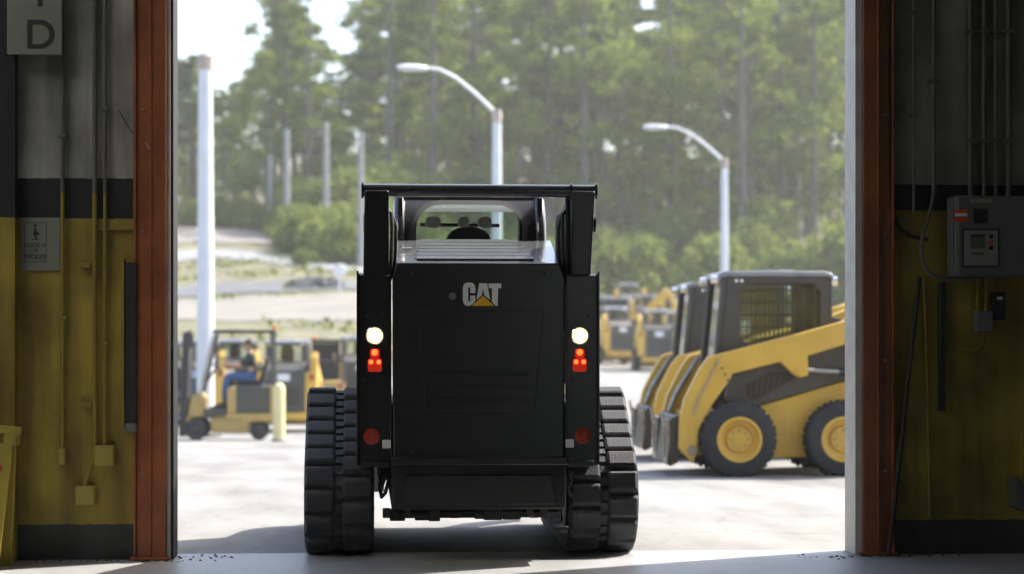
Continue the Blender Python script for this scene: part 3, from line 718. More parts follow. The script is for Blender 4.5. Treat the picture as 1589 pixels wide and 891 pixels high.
# side towers
for s in (-1, 1):
    x0, x1 = (lx(557), lx(606)) if s < 0 else (lx(879), lx(928))
    tw = MB().prism([(0, lz(724)), (.55, lz(724)), (.62, .9), (.55, lz(430)), (.03, lz(424)), (0, lz(428))], 'x', x0, x1).build('side_tower', BP, ldr, bevel=.006)
    xo = x0 if s < 0 else x1
    MB().prism([(-.014, lz(722)), (.6, lz(722)), (.6, lz(424)), (-.014, lz(421))], 'x', min(xo, xo + s * .012), max(xo, xo + s * .012)).build('edge_plate', BP, tw, bevel=.003)
    xi = x1 if s < 0 else x0
    MB().box(min(xi, xi - s * .006) , max(xi, xi - s * .006), -.018, .1, lz(718), lz(440)).build('door_seam_strip', 'hood_gloss', tw, bevel=.002)
    # lamps
    px = 582 if s < 0 else 900
    c = (lx(px), 0, lz(521))
    MB().lathe([(.054, -.004), (.052, -.026), (.046, -.030), (.040, -.016)], c, 'y', 28).build('lamp_bezel', 'lamp_chrome', tw)
    wl = MB().lathe([(.040, -.015), (.039, -.021), (.030, -.025)], c, 'y', 28).build('work_lamp', 'lamp_warm', tw)
    MB().lathe([(.030, -.0255), (.022, -.031), (.008, -.034)], c, 'y', 28).build('lamp_core', 'lamp_white', wl)
    tl = MB().prism(rrect(lx(px) - .040, lx(px) + .040, lz(577), lz(556), .014), 'y', -.024, -.001).prism(rrect(lx(px) - .028, lx(px) + .028, lz(555.5), lz(541), .014), 'y', -.022, -.001).build('tail_lamp', 'lamp_red', tw, bevel=.004)
    for dx, dz, r in ((-.001, .045, .018), (-.022, -.01, .013), (.022, -.01, .013)):
        MB().lathe([(r, -.0265), (r * .6, -.031)], (lx(px) + dx, 0, lz(559) + dz), 'y', 14).build('lamp_bulb', 'lamp_red_hot', tl)
    px = 577 if s < 0 else 905
    MB().lathe([(.047, -.001), (.047, -.010), (.040, -.014)], (lx(px), 0, lz(677)), 'y', 26).build('round_reflector', 'red_reflector', tw)
    px = 600 if s < 0 else 884
    MB().prism(rrect(lx(px) - .024, lx(px) + .024, lz(695), lz(682), .004, 3), 'y', -.0225, -.019).build('white_marker', 'white_label', tw)
    for bx_, by_ in ((566, 590), (594, 590), (570, 490), (594, 488), (572, 452)):
        px = bx_ if s < 0 else 742 * 2 - bx_ + 0
        MB().lathe([(.008, -.001), (.008, -.008), (.005, -.009)], (lx(px), 0, lz(by_)), 'y', 6).build('bolt_head', 'black_matt', tw)
    # rear end of the lift arm standing above the tower, arm sloping forward
    a0, a1 = (lx(566), lx(604)) if s < 0 else (lx(887), lx(925))
    b0, b1 = (lx(564), lx(604)) if s < 0 else (lx(887), lx(918))
    up = MB(); zt, zb = lz(296), lz(428)
    up.add([(b0, .015, zb), (b1, .015, zb), (b1, .30, zb), (b0, .30, zb), (a0, .0, zt), (a1, .0, zt), (a1, .14, zt), (a0, .14, zt)], [(0, 3, 2, 1), (4, 5, 6, 7), (0, 1, 5, 4), (1, 2, 6, 5), (2, 3, 7, 6), (3, 0, 4, 7)])
    am = up.build('lift_arm', BP, ldr, bevel=.010)
    MB().prism([(.10, 2.10), (.42, 2.0), (.95, 1.62), (2.3, 1.05), (2.75, .62), (2.85, .2), (2.68, .2), (2.45, .62), (2.2, .86), (.9, 1.36), (.3, 1.62), (.12, 1.66)], 'x', s * .555 - .045, s * .555 + .045).build('arm_boom', BP, am, bevel=.008)
    MB().lathe([(.05, -.006), (.05, .006)], (xo + s * .006 if 0 else (a0 if s < 0 else a1), .07, lz(345)), 'x', 20).build('pivot_pin', 'black_matt', am)
    # hydraulic hoses looping beside the cab
    hx = lx(604) + .006 if s < 0 else lx(878)
    for j in range(2):
        off = .022 * j
        MB().tube([(hx + s * .005, .10 + off, lz(440)), (hx - s * (.008 + off), .07 + off, lz(400)), (hx - s * (.012 + off), .06 + off, lz(352)), (hx - s * .008, .08 + off, lz(330)), (hx + s * .012, .13 + off, lz(324)), (hx + s * .03, .2 + off, lz(332))], .011, 8).build('hose', 'conduit_grey' if j == 0 and s < 0 else 'cable_black', am)
    if s > 0:
        MB().prism(rrect(.25, .62, 1.62, 2.02, .09), 'x', .50, .53).build('hose_guard', 'black_matt', am, bevel=.008)
# cross tube joining the arms
MB().tube([(lx(563), .06, lz(295)), (lx(927), .06, lz(295))], .037, 20).build('cross_tube', 'hood_gloss', ldr)
for px in (563, 888, 927): MB().lathe([(.046, -.007), (.046, .007)], (lx(px), .06, lz(295)), 'x', 20).build('tube_collar', BP, ldr)
# bumper ledge and belly
MB().box(lx(606), lx(880), -.075, .04, lz(721), lz(708)).build('bumper', BP, ldr, bevel=.008)
for s in (-1, 1):
    x0, x1 = (lx(563), lx(605.5)) if s < 0 else (lx(880.5), lx(921))
    MB().box(x0, x1, -.05, .04, lz(724), lz(714)).build('bumper_step', BP, ldr, bevel=.005)
MB().prism([(-.01, .30), (2.3, .30), (2.3, .9), (.1, .9), (-.01, lz(721.5))], 'x', -.495, .505).build('lower_body', 'black_matt', ldr, bevel=.012)
bel = MB().prism([(.02, .285), (.10, .245), (2.2, .245), (2.25, .285)], 'x', -.46, .47).build('belly_plate', 'black_matt', ldr, bevel=.006)
for px in (600, 632, 822, 845): MB().box(lx(px) - .022, lx(px) + .022, .0, .05, .255, .31).build('tow_lug', 'black_matt', bel, bevel=.006)
_ur = random.Random(21)
for k in range(9):
    x = -.44 + .11 * k + _ur.uniform(-.03, .03); w = _ur.uniform(.02, .055); h = _ur.uniform(.0, .016)
    MB().box(x - w, x + w, .01 + _ur.uniform(0, .1), .12 + _ur.uniform(0, .1), .243 - h, .30).build('bracket', 'black_matt', bel, bevel=.006)
MB().prism([(-.44, .33), (.45, .33), (.42, .50), (-.41, .50)], 'y', -.022, -.0105).build('rear_guard', 'black_matt', ldr, bevel=.006)
for x, z in ((.0, .38), (-.2, .36), (.22, .36), (.05, .49)): MB().lathe([(.013, -.016), (.013, -.008)], (x, 0, z), 'y', 6).build('bolt_head', 'black_matt', ldr)
for s in (-1, 1):  # drive housing, pipes between body and track
    MB().lathe([(.16, -.05), (.16, .06)], (s * .545, .95, .70), 'x', 20).build('drive_housing', 'black_matt', ldr)
    for k in range(4):
        z = .36 + .06 * k
        MB().tube([(s * .50, .12 + .02 * k, z + .15), (s * (.53 + .012 * k), .10, z + .03), (s * .55, .2, z), (s * .56, .6, z + .05)], .011, 7).build('hose', 'black_matt', ldr)
    MB().box(s * .50, s * .57, .3, 2.1, .45, .62).build('track_mount', 'black_matt', ldr, bevel=.01) if s > 0 else MB().box(-.57, -.50, .3, 2.1, .45, .62).build('track_mount', 'black_matt', ldr, bevel=.01)
# cab
cab_unit(ldr, .445, .86, 2.05, 1.0, 2.15, 'cab_black', (-.345, .335, 1.72, 2.12, .17), (1.05, 1.85, 1.45, 2.05, .08), True, 'hood_gloss', bow=.16)
rc = MB()
for k, (x, w) in enumerate(((-.20, .05), (.0, .035), (.14, .045))): rc.prism(rrect(x - w, x + w, 2.0, 2.075, .03), 'y', 1.72, 1.78)
rc.build('interior_mirror_lamp', 'white_label', ldr, bevel=.006)
MB().tube([(-.28, 1.95, 2.035), (.25, 1.95, 2.03)], .012, 8).build('grab_rail', 'cable_black', ldr)
MB().tube([(-.05, 2.1, 1.75), (.03, 2.08, 1.87)], .006, 6).build('wiper', 'cable_black', ldr)

# tracks
def hull_path(circles, pitch):
    pts = []
    for cy_, cz_, r in circles:
        for k in range(72): a = 2 * math.pi * k / 72; pts.append((cy_ + r * math.cos(a), cz_ + r * math.sin(a)))
    pts = sorted(set(pts))
    def half(ps):
        h = []
        for p in ps:
            while len(h) >= 2 and (h[-1][0] - h[-2][0]) * (p[1] - h[-2][1]) - (h[-1][1] - h[-2][1]) * (p[0] - h[-2][0]) <= 0: h.pop()
            h.append(p)
        return h
    lo, hi = half(pts), half(pts[::-1]); hull = lo[:-1] + hi[:-1]
    hull.append(hull[0]); seg = [0]
    for a, b in zip(hull, hull[1:]): seg.append(seg[-1] + math.dist(a, b))
    n = round(seg[-1] / pitch); L_ = seg[-1]
    def at(s):
        s %= L_; y = np.interp(s, seg, [h[0] for h in hull]); z = np.interp(s, seg, [h[1] for h in hull]); return y, z
    def frame(s):
        y0, z0 = at(s - .03); y1, z1 = at(s + .03); t = Vector((0, y1 - y0, z1 - z0)).normalized()
        y, z = at(s); return Vector((0, y, z)), t, Vector((0, t.z, -t.y))   # ccw hull: outward normal
    return L_, n, frame
LUG = .032
CIRC = [(.56, .335, .30), (1.02, .735, .21), (2.15, .335, .30)]
L_, NL, frame = hull_path(CIRC, .145)
lug_me = {}
def lugmesh(w, l, key):
    mb = MB(); h = LUG; c = .017
    mb.add([(-w / 2, -l / 2, -.004), (w / 2, -l / 2, -.004), (w / 2, l / 2, -.004), (-w / 2, l / 2, -.004), (-w / 2 + c * .6, -l / 2 + c * .8, h), (w / 2 - c * .6, -l / 2 + c * .8, h), (w / 2 - c * .6, l / 2 - c * .8, h), (-w / 2 + c * .6, l / 2 - c * .8, h)],
           [(0, 3, 2, 1), (4, 5, 6, 7), (0, 1, 5, 4), (1, 2, 6, 5), (2, 3, 7, 6), (3, 0, 4, 7)])
    me = mb.mesh('tread_block', 'rubber', smooth=False); bm = bmesh.new(); bm.from_mesh(me)
    bmesh.ops.bevel(bm, geom=[e for e in bm.edges if max(v.co.z for v in e.verts) > h * .5], offset=.009, segments=1, affect='EDGES'); bm.to_mesh(me); bm.free(); lug_me[key] = me
lugmesh(.180, .136, 'outer'); lugmesh(.184, .136, 'inner')
zoff = -(.335 - .30 - LUG) # lug faces reach the ground
for s in (-1, 1):
    mb = MB(); n = 160; tx = 0 if s < 0 else -.04; x0, x1 = .592 + tx, 1.0 + tx; th = .035
    for i in range(n):
        p, t, nn = frame(L_ * i / n)
        for x, o_ in ((x0, 0), (x1, 0), (x1, -th), (x0, -th)): mb.v.append((s * x, p.y + nn.y * o_, p.z + nn.z * o_ + zoff))
    for i in range(n):
        j = (i + 1) % n
        for k in range(4): mb.f.append((i * 4 + k, i * 4 + (k + 1) % 4, j * 4 + (k + 1) % 4, j * 4 + k))
    for i in range(NL * 2):                                  # short cross bars in the middle groove
        p, t, nn = frame(L_ * (i + .5) / (NL * 2)); c = p + Vector((s * (.797 + tx), 0, zoff))
        vs = []
        for o_ in (-.002, LUG * .45):
            for a, b in ((-.022, -.022), (.022, -.022), (.022, .022), (-.022, .022)): vs.append(c + Vector((a, 0, 0)) + t * b + nn * o_)
        mb.add(vs, [(4, 5, 6, 7), (0, 1, 5, 4), (1, 2, 6, 5), (2, 3, 7, 6), (3, 0, 4, 7)])
    tr = mb.build('track', 'rubber', ldr)
    for i in range(NL):
        for key, x, ph in (('outer', .908, 0), ('inner', .687, .5)):
            p, t, nn = frame(L_ * (i + ph + (.27 if s > 0 else 0)) / NL)
            X = Vector((1, 0, 0)); Y = t; Z = X.cross(Y)
            if Z.dot(nn) < 0: X = -X; Z = X.cross(Y)
            m = Matrix((X, Y, Z)).transposed().to_4x4(); m.translation = p + Vector((s * (x + tx), 0, zoff)); inst(lug_me[key], 'tread_block', tr, m)
    for cy_, cz_, r in CIRC + [(.95, .17, .13), (1.35, .17, .13), (1.75, .17, .13)]:
        rr_ = r - .04
        MB().lathe([(rr_ * .3, -.14), (rr_, -.13), (rr_, -.04), (rr_ * .6, -.03), (rr_ * .6, .03), (rr_, .04), (rr_, .13), (rr_ * .3, .14)], (s * (.796 + tx), cy_, cz_ + zoff), 'x', 24).build('track_wheel', 'black_matt', tr)
    MB().prism([(.6, .25), (2.1, .25), (1.9, .42), (1.15, .62), (.85, .62), (.6, .42)], 'x', s * (.796 + tx) - .03, s * (.796 + tx) + .03).build('track_frame', 'black_matt', tr, bevel=.01)

# ------------------------------------------------------------------ yellow wheeled skid steer loader (prototype)
def make_wheel(root, x, y, r, w, rimr, s, tyre='rubber_tyre', rim='yellow_paint', bolts=8, lugs=True):
    h = w / 2
    mb = MB(); mb.lathe([(rimr, -h * .72), (rimr + .02, -h * .9), (r - .06, -h), (r - .02, -h * .86), (r - .012, -h * .5), (r - .012, h * .5), (r - .02, h * .86), (r - .06, h), (rimr + .02, h * .9), (rimr, h * .72)], (x, y, r), 'x', 40, False)
    wh = mb.build('wheel', tyre, root)
    if lugs:
        lg = MB()
        for i in range(18):
            for sd in (-1, 1):
                a = 2 * math.pi * (i + (.5 if sd > 0 else 0)) / 18; a2 = a + .14
                q = []
                for (ang, xx, rr) in ((a, sd * h * .03, r - .014), (a2, sd * h * 1.0, r - .055), (a2 + .10, sd * h * 1.0, r - .055), (a + .10, sd * h * .03, r - .014)):
                    for dr_ in (0, .030): q.append((x + xx, y + (rr + dr_) * math.cos(ang), r + (rr + dr_) * math.sin(ang)))
                lg.add(q, [(1, 3, 5, 7), (0, 1, 3, 2), (2, 3, 5, 4), (4, 5, 7, 6), (6, 7, 1, 0)])
        lg.build('tread', tyre, wh, smooth=False)
    o = s * h
    rm = MB(); rm.lathe([(rimr + .015, o * .70), (rimr + .015, o * .92), (rimr - .015, o * .92), (rimr - .03, o * .45), (rimr * .62, o * .30), (rimr * .58, o * .55), (rimr * .25, o * .55), (rimr * .22, o * .62), (.01, o * .62)], (x, y, r), 'x', 32, False)
    rmo = rm.build('rim', rim, wh)
    if bolts:
        bm_ = MB()
        for k in range(bolts):
            a = 2 * math.pi * k / bolts; bm_.lathe([(.013, o * .55), (.013, o * .66)], (x, y + rimr * .42 * math.cos(a), r + rimr * .42 * math.sin(a)), 'x', 6)
        bm_.build('wheel_nuts', 'worn_steel', wh)
    return wh
YP = 'yellow_paint'
def make_skid():
    root = empty('skid_steer_loader', (0, 0, 0))
    # forward is +y, front axle at y = 0
    for x in (-.725, .725):
        for y in (0, -1.06): make_wheel(root, x, y, .385, .25, .215, 1 if x > 0 else -1)
    MB().prism([(.42, .22), (.46, .42), (.25, .62), (.0, .66), (-.24, .71), (-1.07, .95), (-1.62, 1.05), (-1.70, .55), (-1.55, .30), (-1.3, .20), (.1, .17)], 'x', -.56, .56).build('chassis', YP, root, bevel=.012)
    for s in (-1, 1):
        x0, x1 = sorted((s * .50, s * .585))
        MB().prism([(.10, .80), (.06, 1.02), (-.35, 1.14), (-1.0, 1.34), (-1.15, 1.5), (-1.62, 1.62), (-1.72, 1.5), (-1.70, 1.06), (-1.07, .965), (-.25, .725), (.02, .70)], 'x', x0, x1).build('side_panel_lower', 'grey_paint', root, bevel=.006)
        MB().prism([(-1.35, .95), (-1.72, 1.0), (-1.78, 1.70), (-1.68, 1.82), (-1.50, 1.78), (-1.32, 1.30)], 'x', *sorted((s * .588, s * .74))).build('rear_tower', YP, root, bevel=.01)
        MB().box(*sorted((s * .475, s * .735)), -1.79, -1.725, .52, 1.38).build('rear_fender', YP, root, bevel=.015)
        vp = [(-.10, .93), (-.12, .80), (-.20, .77), (-.62, 1.0), (-.60, 1.06), (-.35, 1.06)]
        vn = MB().prism(vp, 'x', *sorted((s * .5855, s * .588))).build('side_vent', 'cab_black', root)
        for k in range(7): MB().tube([(s * .589, -.14 - .06 * k, .80 + .026 * k), (s * .589, -.17 - .06 * k, .97 + .014 * k)], .006, 5).build('vent_bar', 'grey_paint', vn)
        for k in range(2): MB().lathe([(.018, -.003), (.018, .003)], (s * .472, -.03 - .055 * k, 1.99), 'x', 12).build('cab_marker', 'white_label', root)
        arm = [(-1.72, 1.84), (-1.40, 1.70), (-1.07, 1.565), (-.66, 1.455), (.066, 1.27), (.277, 1.215), (.36, 1.10), (.52, .785), (.56, .60), (.575, .29), (.43, .135), (.39, .26), (.38, .47), (.22, .76), (.066, .97), (.03, 1.045), (-.455, 1.163), (-.60, 1.03), (-.66, 1.0), (-.745, 1.03), (-.735, 1.225), (-1.07, 1.325), (-1.45, 1.45), (-1.74, 1.62)]
        arm = [(y + .02, z) for y, z in arm]
        a = MB().prism(arm, 'x', *sorted((s * .60, s * .72))).build('lift_arm', YP, root, bevel=.012)
        MB().lathe([(.055, -.012), (.055, .012)], (s * .722, -.655, 1.075), 'x', 18).build('arm_pin', YP, a)
        MB().lathe([(.05, -.012), (.05, .012)], (s * .722, .46, .27), 'x', 18).build('arm_pin', 'worn_steel', a)
        MB().lathe([(.06, -.012), (.06, .012)], (s * .722, -1.62, 1.70), 'x', 18).build('arm_pin', 'worn_steel', a)
        cy_ = MB().tube([(s * .66, -.70, 1.08), (s * .66, -1.10, 1.06)], .024, 12).build('cylinder_rod', 'steel', root)
        MB().tube([(s * .66, -1.05, 1.062), (s * .66, -1.58, 1.04)], .042, 14).build('lift_cylinder', 'cab_black', root)
        MB().tube([(s * .60, .20, 1.20), (s * .56, .44, .82), (s * .56, .52, .62)], .028, 10).build('tilt_cylinder', 'steel', root)
        for k in range(3): MB().lathe([(.012, -.005), (.012, .005)], (s * .722, .10 + .03 * k, .98 + .06 * k), 'x', 8).build('grease_bolt', 'cable_black', a)
        MB().tube([(s * .735, .19, 1.19), (s * .735, .40, .80), (s * .735, .46, .62)], .010, 6).build('hose', 'steel', a)
        MB().box(s * .50 - .05, s * .50 + .05, .1, .18, 1.0, 1.06).build('front_work_lamp', 'lamp_chrome', root, bevel=.01)
    MB().tube([(-.62, .40, .60), (.62, .40, .60)], .05, 14).build('arm_cross_tube', YP, root)
    # quick coupler at the arm ends
    cp = MB().prism([(.58, .14), (.66, .10), (.70, .14), (.64, .60), (.58, .62)], 'x', -.55, .55).build('coupler', 'grey_paint', root, bevel=.008)
    for s in (-1, 1):
        MB().ring(rrect(.12 * 0 + s * .42 - .13, s * .42 + .13, .12, .58, .02, 3), rrect(s * .42 - .075, s * .42 + .075, .19, .50, .02, 3), 'y', .665, .70).build('coupler_plate', 'worn_steel', cp, bevel=.004)
        MB().tube([(s * .42, .71, .52), (s * .42, .73, .66)], .014, 8).build('coupler_lever', 'steel', cp)
    # cab
    cab_unit(root, .47, -1.02, .06, 1.0, 2.035, 'grey_paint', (-.36, .36, 1.5, 1.97, .10), (-.90, -.07, 1.33, 1.965, .13), True, 'roof_grey', lean=.10)
    # engine hood and rear door
    MB().prism([(-1.02, 1.45), (-1.02, 1.62), (-1.6, 1.50), (-1.70, 1.42), (-1.70, 1.30)], 'x', -.47, .47).build('engine_hood', 'grey_paint', root, bevel=.01)
    rd = MB().prism([(-.47, .50), (.47, .50), (.47, 1.36), (.43, 1.42), (-.43, 1.42), (-.47, 1.36)], 'y', -1.80, -1.66).build('rear_door', 'grey_paint', root, bevel=.015)
    MB().prism(rrect(-.14, .14, 1.18, 1.34, .02, 3), 'y', -1.806, -1.799).build('badge', 'white_label', rd)
    for k in range(5): MB().box(-.36, .36, -1.812, -1.801, .66 + .085 * k, .70 + .085 * k).build('grille_slat', 'cab_black', rd)
    for s in (-1, 1):
        MB().box(s * .62 - .05, s * .62 + .05, -1.815, -1.78, 1.2, 1.32).build('tail_lamp', 'red_reflector', root, bevel=.006)
        MB().lathe([(.05, -.03), (.045, .03)], (s * .36, -1.06, 1.97 + .02), 'y', 16).build('rear_work_lamp', 'lamp_chrome', root)
        MB().lathe([(.05, -.03), (.045, .03)], (s * .38, .185, 2.0), 'y', 16).build('cab_front_lamp', 'lamp_chrome', root)
    MB().box(-.60, .60, -1.86, -1.74, .34, .47).build('rear_bumper', YP, root, bevel=.015)
    return root
skid = make_skid()
SG = 'yellow skid steer loaders parked on the lot'
skid_n = 0
def put_skid(p, rz, label):
    global skid_n
    o = skid if skid_n == 0 else copy_tree(skid)
    skid_n += 1
    o.location = p; o.rotation_euler = (0, 0, rz); tag(o, label, 'skid steer', SG)
    return o
# two beside the doorway, facing left (heading -X)
n_ = P(1148, 20.7); c_ = Vector((n_.x, n_.y + .84, 0)); c_.z = terrain(c_.x, c_.y)
put_skid(c_, R(90), 'yellow skid steer loader parked side-on with yellow wheel rims, nearest the doorway column')
n_ = P(1094, 24.0); c2 = Vector((n_.x, n_.y + .84, 0)); c2.z = terrain(c2.x, c2.y)
put_skid(c2, R(90), 'yellow skid steer loader parked behind and alongside another side-on loader, mostly hidden')

# far rows on the right, rears towards the doorway
def far(px, d, rz, label):
    p = P(px, d); p.z = terrain(p.x, p.y); return put_skid(p, R(rz), label)
far(1018, 71, -4, 'small distant skid steer loader standing alone ahead of the far row, rear turned this way')
far(940, 76, 14, 'distant skid steer loader half hidden behind the black track loader')
far(1000, 92, -3, 'distant skid steer loader standing behind the excavator boom tip')
far(968, 99, 4, 'farthest skid steer loader at the foot of the trees')
far(1052, 88, 8, 'distant skid steer loader in the far row next to the excavator bucket')
far(925, 93, 10, 'distant skid steer loader just showing past the black loader edge')
far(1096, 84, -6, 'distant skid steer loader glimpsed behind the cabs of the side-on pair')
far(1062, 78, -12, 'distant skid steer loader beside the parked side-on pair')
# left row beyond the forklift
far(450, 47.5, -2, 'skid steer loader with dark rear door parked directly behind the forklift and bollard')
far(556, 57.0, 3, 'skid steer loader parked behind the black loader beside the yellow forklift counterweight')
far(372, 54.0, -5, 'skid steer loader parked at the foot of the grass bank behind the forklift driver')
far(300, 52.0, 6, 'skid steer loader parked behind the forklift mast and thick white pole')

# ------------------------------------------------------------------ mini excavator with folded boom, far right
p = P(972, 82); p.z = terrain(p.x, p.y)
ex = empty('mini_excavator', p, R(-12), 'distant yellow excavator with its boom folded in an upside-down V', 'excavator')
for s in (-1, 1): MB().prism(rrect(-1.1, 1.1, 0, .55, .27, 8), 'x', *sorted((s * .55, s * .9))).build('crawler_track', 'rubber_tyre', ex, bevel=.02)
MB().box(-.5, .5, -.7, .7, .3, .65).build('undercarriage', 'grey_paint', ex, bevel=.03)
MB().prism([(-.9, .66), (.9, .66), (.95, .9), (.8, 1.3), (-.6, 1.35), (-.95, 1.1)], 'y', -1.0, .7).build('house', YP, ex, bevel=.05)
MB().box(-.85, .1, -.5, .6, 1.32, 2.45).build('cab', 'cab_black', ex, bevel=.08)
MB().box(-.7, -.02, .602, .61, 1.6, 2.3).build('cab_window', 'cab_glass_tint', ex)
MB().box(-.9, .15, -.55, .65, 2.45, 2.53).build('cab_roof', 'roof_grey', ex, bevel=.03)
MB().prism([(.4, 1.0), (.75, 1.0), (1.05, 2.0), (1.75, 2.75), (1.5, 2.95), (.8, 2.25)], 'y', .5, .72).build('boom', YP, ex, bevel=.03)
MB().prism([(1.5, 2.95), (1.75, 2.75), (2.25, 1.6), (2.15, 1.0), (1.98, 1.0), (1.95, 1.6)], 'y', .52, .70).build('stick', YP, ex, bevel=.03)
MB().prism([(1.9, 1.0), (2.3, 1.05), (2.45, .6), (2.2, .35), (1.85, .5)], 'y', .3, .92).build('bucket', 'grey_paint', ex, bevel=.02)

# ------------------------------------------------------------------ forklift with driver
def make_forklift(label, loc, rz, driver=False):
    r = empty('forklift', loc, rz, label, 'forklift')
    for x in (-.40, .40):
        make_wheel(r, x, 0, .225, .18, .12, 1 if x > 0 else -1, rim='grey_paint', bolts=0, lugs=False)
        make_wheel(r, x * .92, -1.18, .175, .15, .09, 1 if x > 0 else -1, rim='grey_paint', bolts=0, lugs=False)
    MB().prism([(.18, .16), (.18, .42), (-.30, .44), (-.42, .60), (-1.42, .60), (-1.62, .45), (-1.60, .22), (-1.40, .16), (-1.36, .36), (-1.0, .36), (-.96, .16), (-.27, .16), (-.27, .30), (.0, .45), (.1, .42)][0:1] + [(.18, .46), (-.30, .46), (-.56, .46), (-.56, .52), (-1.48, .52), (-1.48, .30), (-1.40, .36), (-.98, .36), (-.94, .15), (-.28, .15), (-.26, .46 - .02), (.1, .44)], 'x', -.46, .46).build('chassis', 'forklift_paint', r, bevel=.012)
    MB().prism([(.16, .46), (.10, .84), (-.06, .92), (-.16, .80), (-.14, .46)], 'x', -.42, .42).build('front_cowl', 'forklift_paint', r, bevel=.02)
    MB().box(-.44, .44, -.55, -.13, .465, .60).build('floor_step', 'grey_paint', r, bevel=.01)
    MB().box(-.45, .45, -.75, -.58, .525, 1.0).build('battery_front', 'forklift_paint', r, bevel=.01)
    MB().box(-.46, .46, -1.38, -.752, .525, 1.03).build('battery_box', 'grey_paint', r, bevel=.015)
    MB().prism([(-1.385, .525), (-1.385, 1.06), (-1.46, 1.03), (-1.53, .85), (-1.53, .36), (-1.49, .33), (-1.485, .525)], 'x', -.47, .47).build('counterweight', 'forklift_paint', r, bevel=.03)
    for s in (-1, 1): MB().box(s * .36 - .05, s * .36 + .05, -1.545, -1.48, .88, .98).build('tail_lamp', 'red_reflector', r, bevel=.008)
    st = MB().box(-.24, .24, -1.22, -.78, 1.032, 1.14).build('seat', 'seat_fabric', r, bevel=.03)
    MB().prism([(-1.16, 1.12), (-1.26, 1.12), (-1.36, 1.55), (-1.30, 1.58)], 'x', -.23, .23).build('seat_back', 'seat_fabric', st, bevel=.02)
    MB().tube([(0, .0, .88), (0, -.33, 1.36)], .025, 10).build('steering_column', 'grey_paint', r)
    MB().tube([(.16 * math.cos(a), -.35 + .16 * math.sin(a) * .75, 1.385 + .16 * math.sin(a) * .55) for a in [2 * math.pi * k / 20 for k in range(21)]], .014, 8, False).build('steering_wheel', 'cab_black', r)
    for s in (-1, 1):
        MB().tube([(s * .43, -.06, .86), (s * .43, -.33, 2.02)], .034, 8).build('guard_front_post', 'steel' if s < 0 else 'grey_paint', r)
        MB().tube([(s * .43, -1.46, 1.0), (s * .43, -1.42, 2.05)], .036, 8).build('guard_rear_post', 'grey_paint', r)
        MB().box(s * .43 - .035, s * .43 + .035, -1.46, -.30, 2.03, 2.10).build('guard_rail', 'cab_black', r, bevel=.008)
    for k in range(8): MB().box(-.394, .394, -1.44 + .155 * k, -1.40 + .155 * k, 2.05, 2.09).build('guard_bar', 'cab_black', r)
    MB().lathe([(.035, 2.10), (.04, 2.11), (.036, 2.18), (.015, 2.19)], (-.3, -1.47, 0), 'z', 16).build('beacon', 'orange_plastic', r)
    for s in (-1, 1):
        MB().prism([(.20, .08), (.34, .08), (.26, 2.06), (.12, 2.06)], 'x', *sorted((s * .27, s * .36))).build('mast_rail', 'cab_black', r, bevel=.006)
        MB().tube([(s * .22, .26, .2), (s * .22, .19, 1.75)], .035, 10).build('mast_cylinder', 'steel', r)
    for z in (.3, 1.25, 2.0): MB().box(-.268, .268, .20 - .04 * z, .26 - .04 * z, z, z + .09).build('mast_crossbar', 'cab_black', r)
    MB().box(-.27, .27, .2, .23, 1.3, 1.99).build('mast_chain_panel', 'cab_black', r)
    for z in (.30, .82): MB().box(-.48, .48, .37, .42, z, z + .1).build('carriage_bar', 'cab_black', r, bevel=.008)
    for k in range(6): MB().box(-.46 + .176 * k, -.42 + .176 * k, .37, .41, .921, 1.35).build('load_backrest_bar', 'cab_black', r)
    for s in (-1, 1): MB().prism([(.425, .10), (.425, .95), (.465, .95), (.47, .14), (1.5, .115), (1.5, .10)], 'x', s * .26 - .05, s * .26 + .05).build('fork', 'grey_paint', r, bevel=.004)
    return r
fp = P(304.5, 39.0); fp = Vector((fp.x, fp.y + .45, 0)); fp.z = terrain(fp.x, fp.y)
fk = make_forklift('yellow electric forklift with overhead guard and a driver at the wheel', fp, R(90))
fp2 = P(503, 52.0); fp2.z = terrain(fp2.x, fp2.y); 
fk2 = make_forklift('yellow forklift seen from behind, its rounded counterweight between two loaders', fp2 + Vector((0, 1.6, 0)), R(2)); fk2.location.z = terrain(fk2.location.x, fk2.location.y)

# ---- the driver: one skinned body, clothes and hair as children
def skinned(name, joints, edges, mat, parent=None, root=0, sub=2):
    me = bpy.data.meshes.new(name); me.from_pydata([j[:3] for j in joints], edges, [])
    o = bpy.data.objects.new(name, me); COL.objects.link(o)
    o.modifiers.new('skin', 'SKIN').use_smooth_shade = True
    for i, v in enumerate(me.skin_vertices[0].data):
        rr = joints[i][3]; v.radius = rr if isinstance(rr, tuple) else (rr, rr); v.use_root = i == root
    sd = o.modifiers.new('sub', 'SUBSURF'); sd.levels = sd.render_levels = sub
    dg = bpy.context.evaluated_depsgraph_get(); m2 = bpy.data.meshes.new_from_object(o.evaluated_get(dg)); m2.name = name
    bpy.data.objects.remove(o); m2.materials.clear(); m2.materials.append(M[mat])
    m2.polygons.foreach_set('use_smooth', [True] * len(m2.polygons))
    r = bpy.data.objects.new(name, m2); COL.objects.link(r)
    if parent: r.parent = parent
    return r
J = []; E = []
def jt(x, y, z, r, parent=None):
    J.append((x, y, z, r)); i = len(J) - 1
    if parent is not None: E.append((parent, i))
    return i
pel = jt(0, -1.02, 1.23, (.15, .11)); wai = jt(0, -1.03, 1.36, (.14, .10), pel); che = jt(0, -1.01, 1.55, (.165, .11), wai); nk0 = jt(0, -.985, 1.665, (.075, .07), che)
nk = jt(0, -.965, 1.72, .052, nk0); h0 = jt(0, -.94, 1.78, (.066, .078), nk); h1 = jt(0, -.935, 1.845, (.074, .092), h0); h2 = jt(0, -.945, 1.90, (.058, .072), h1)
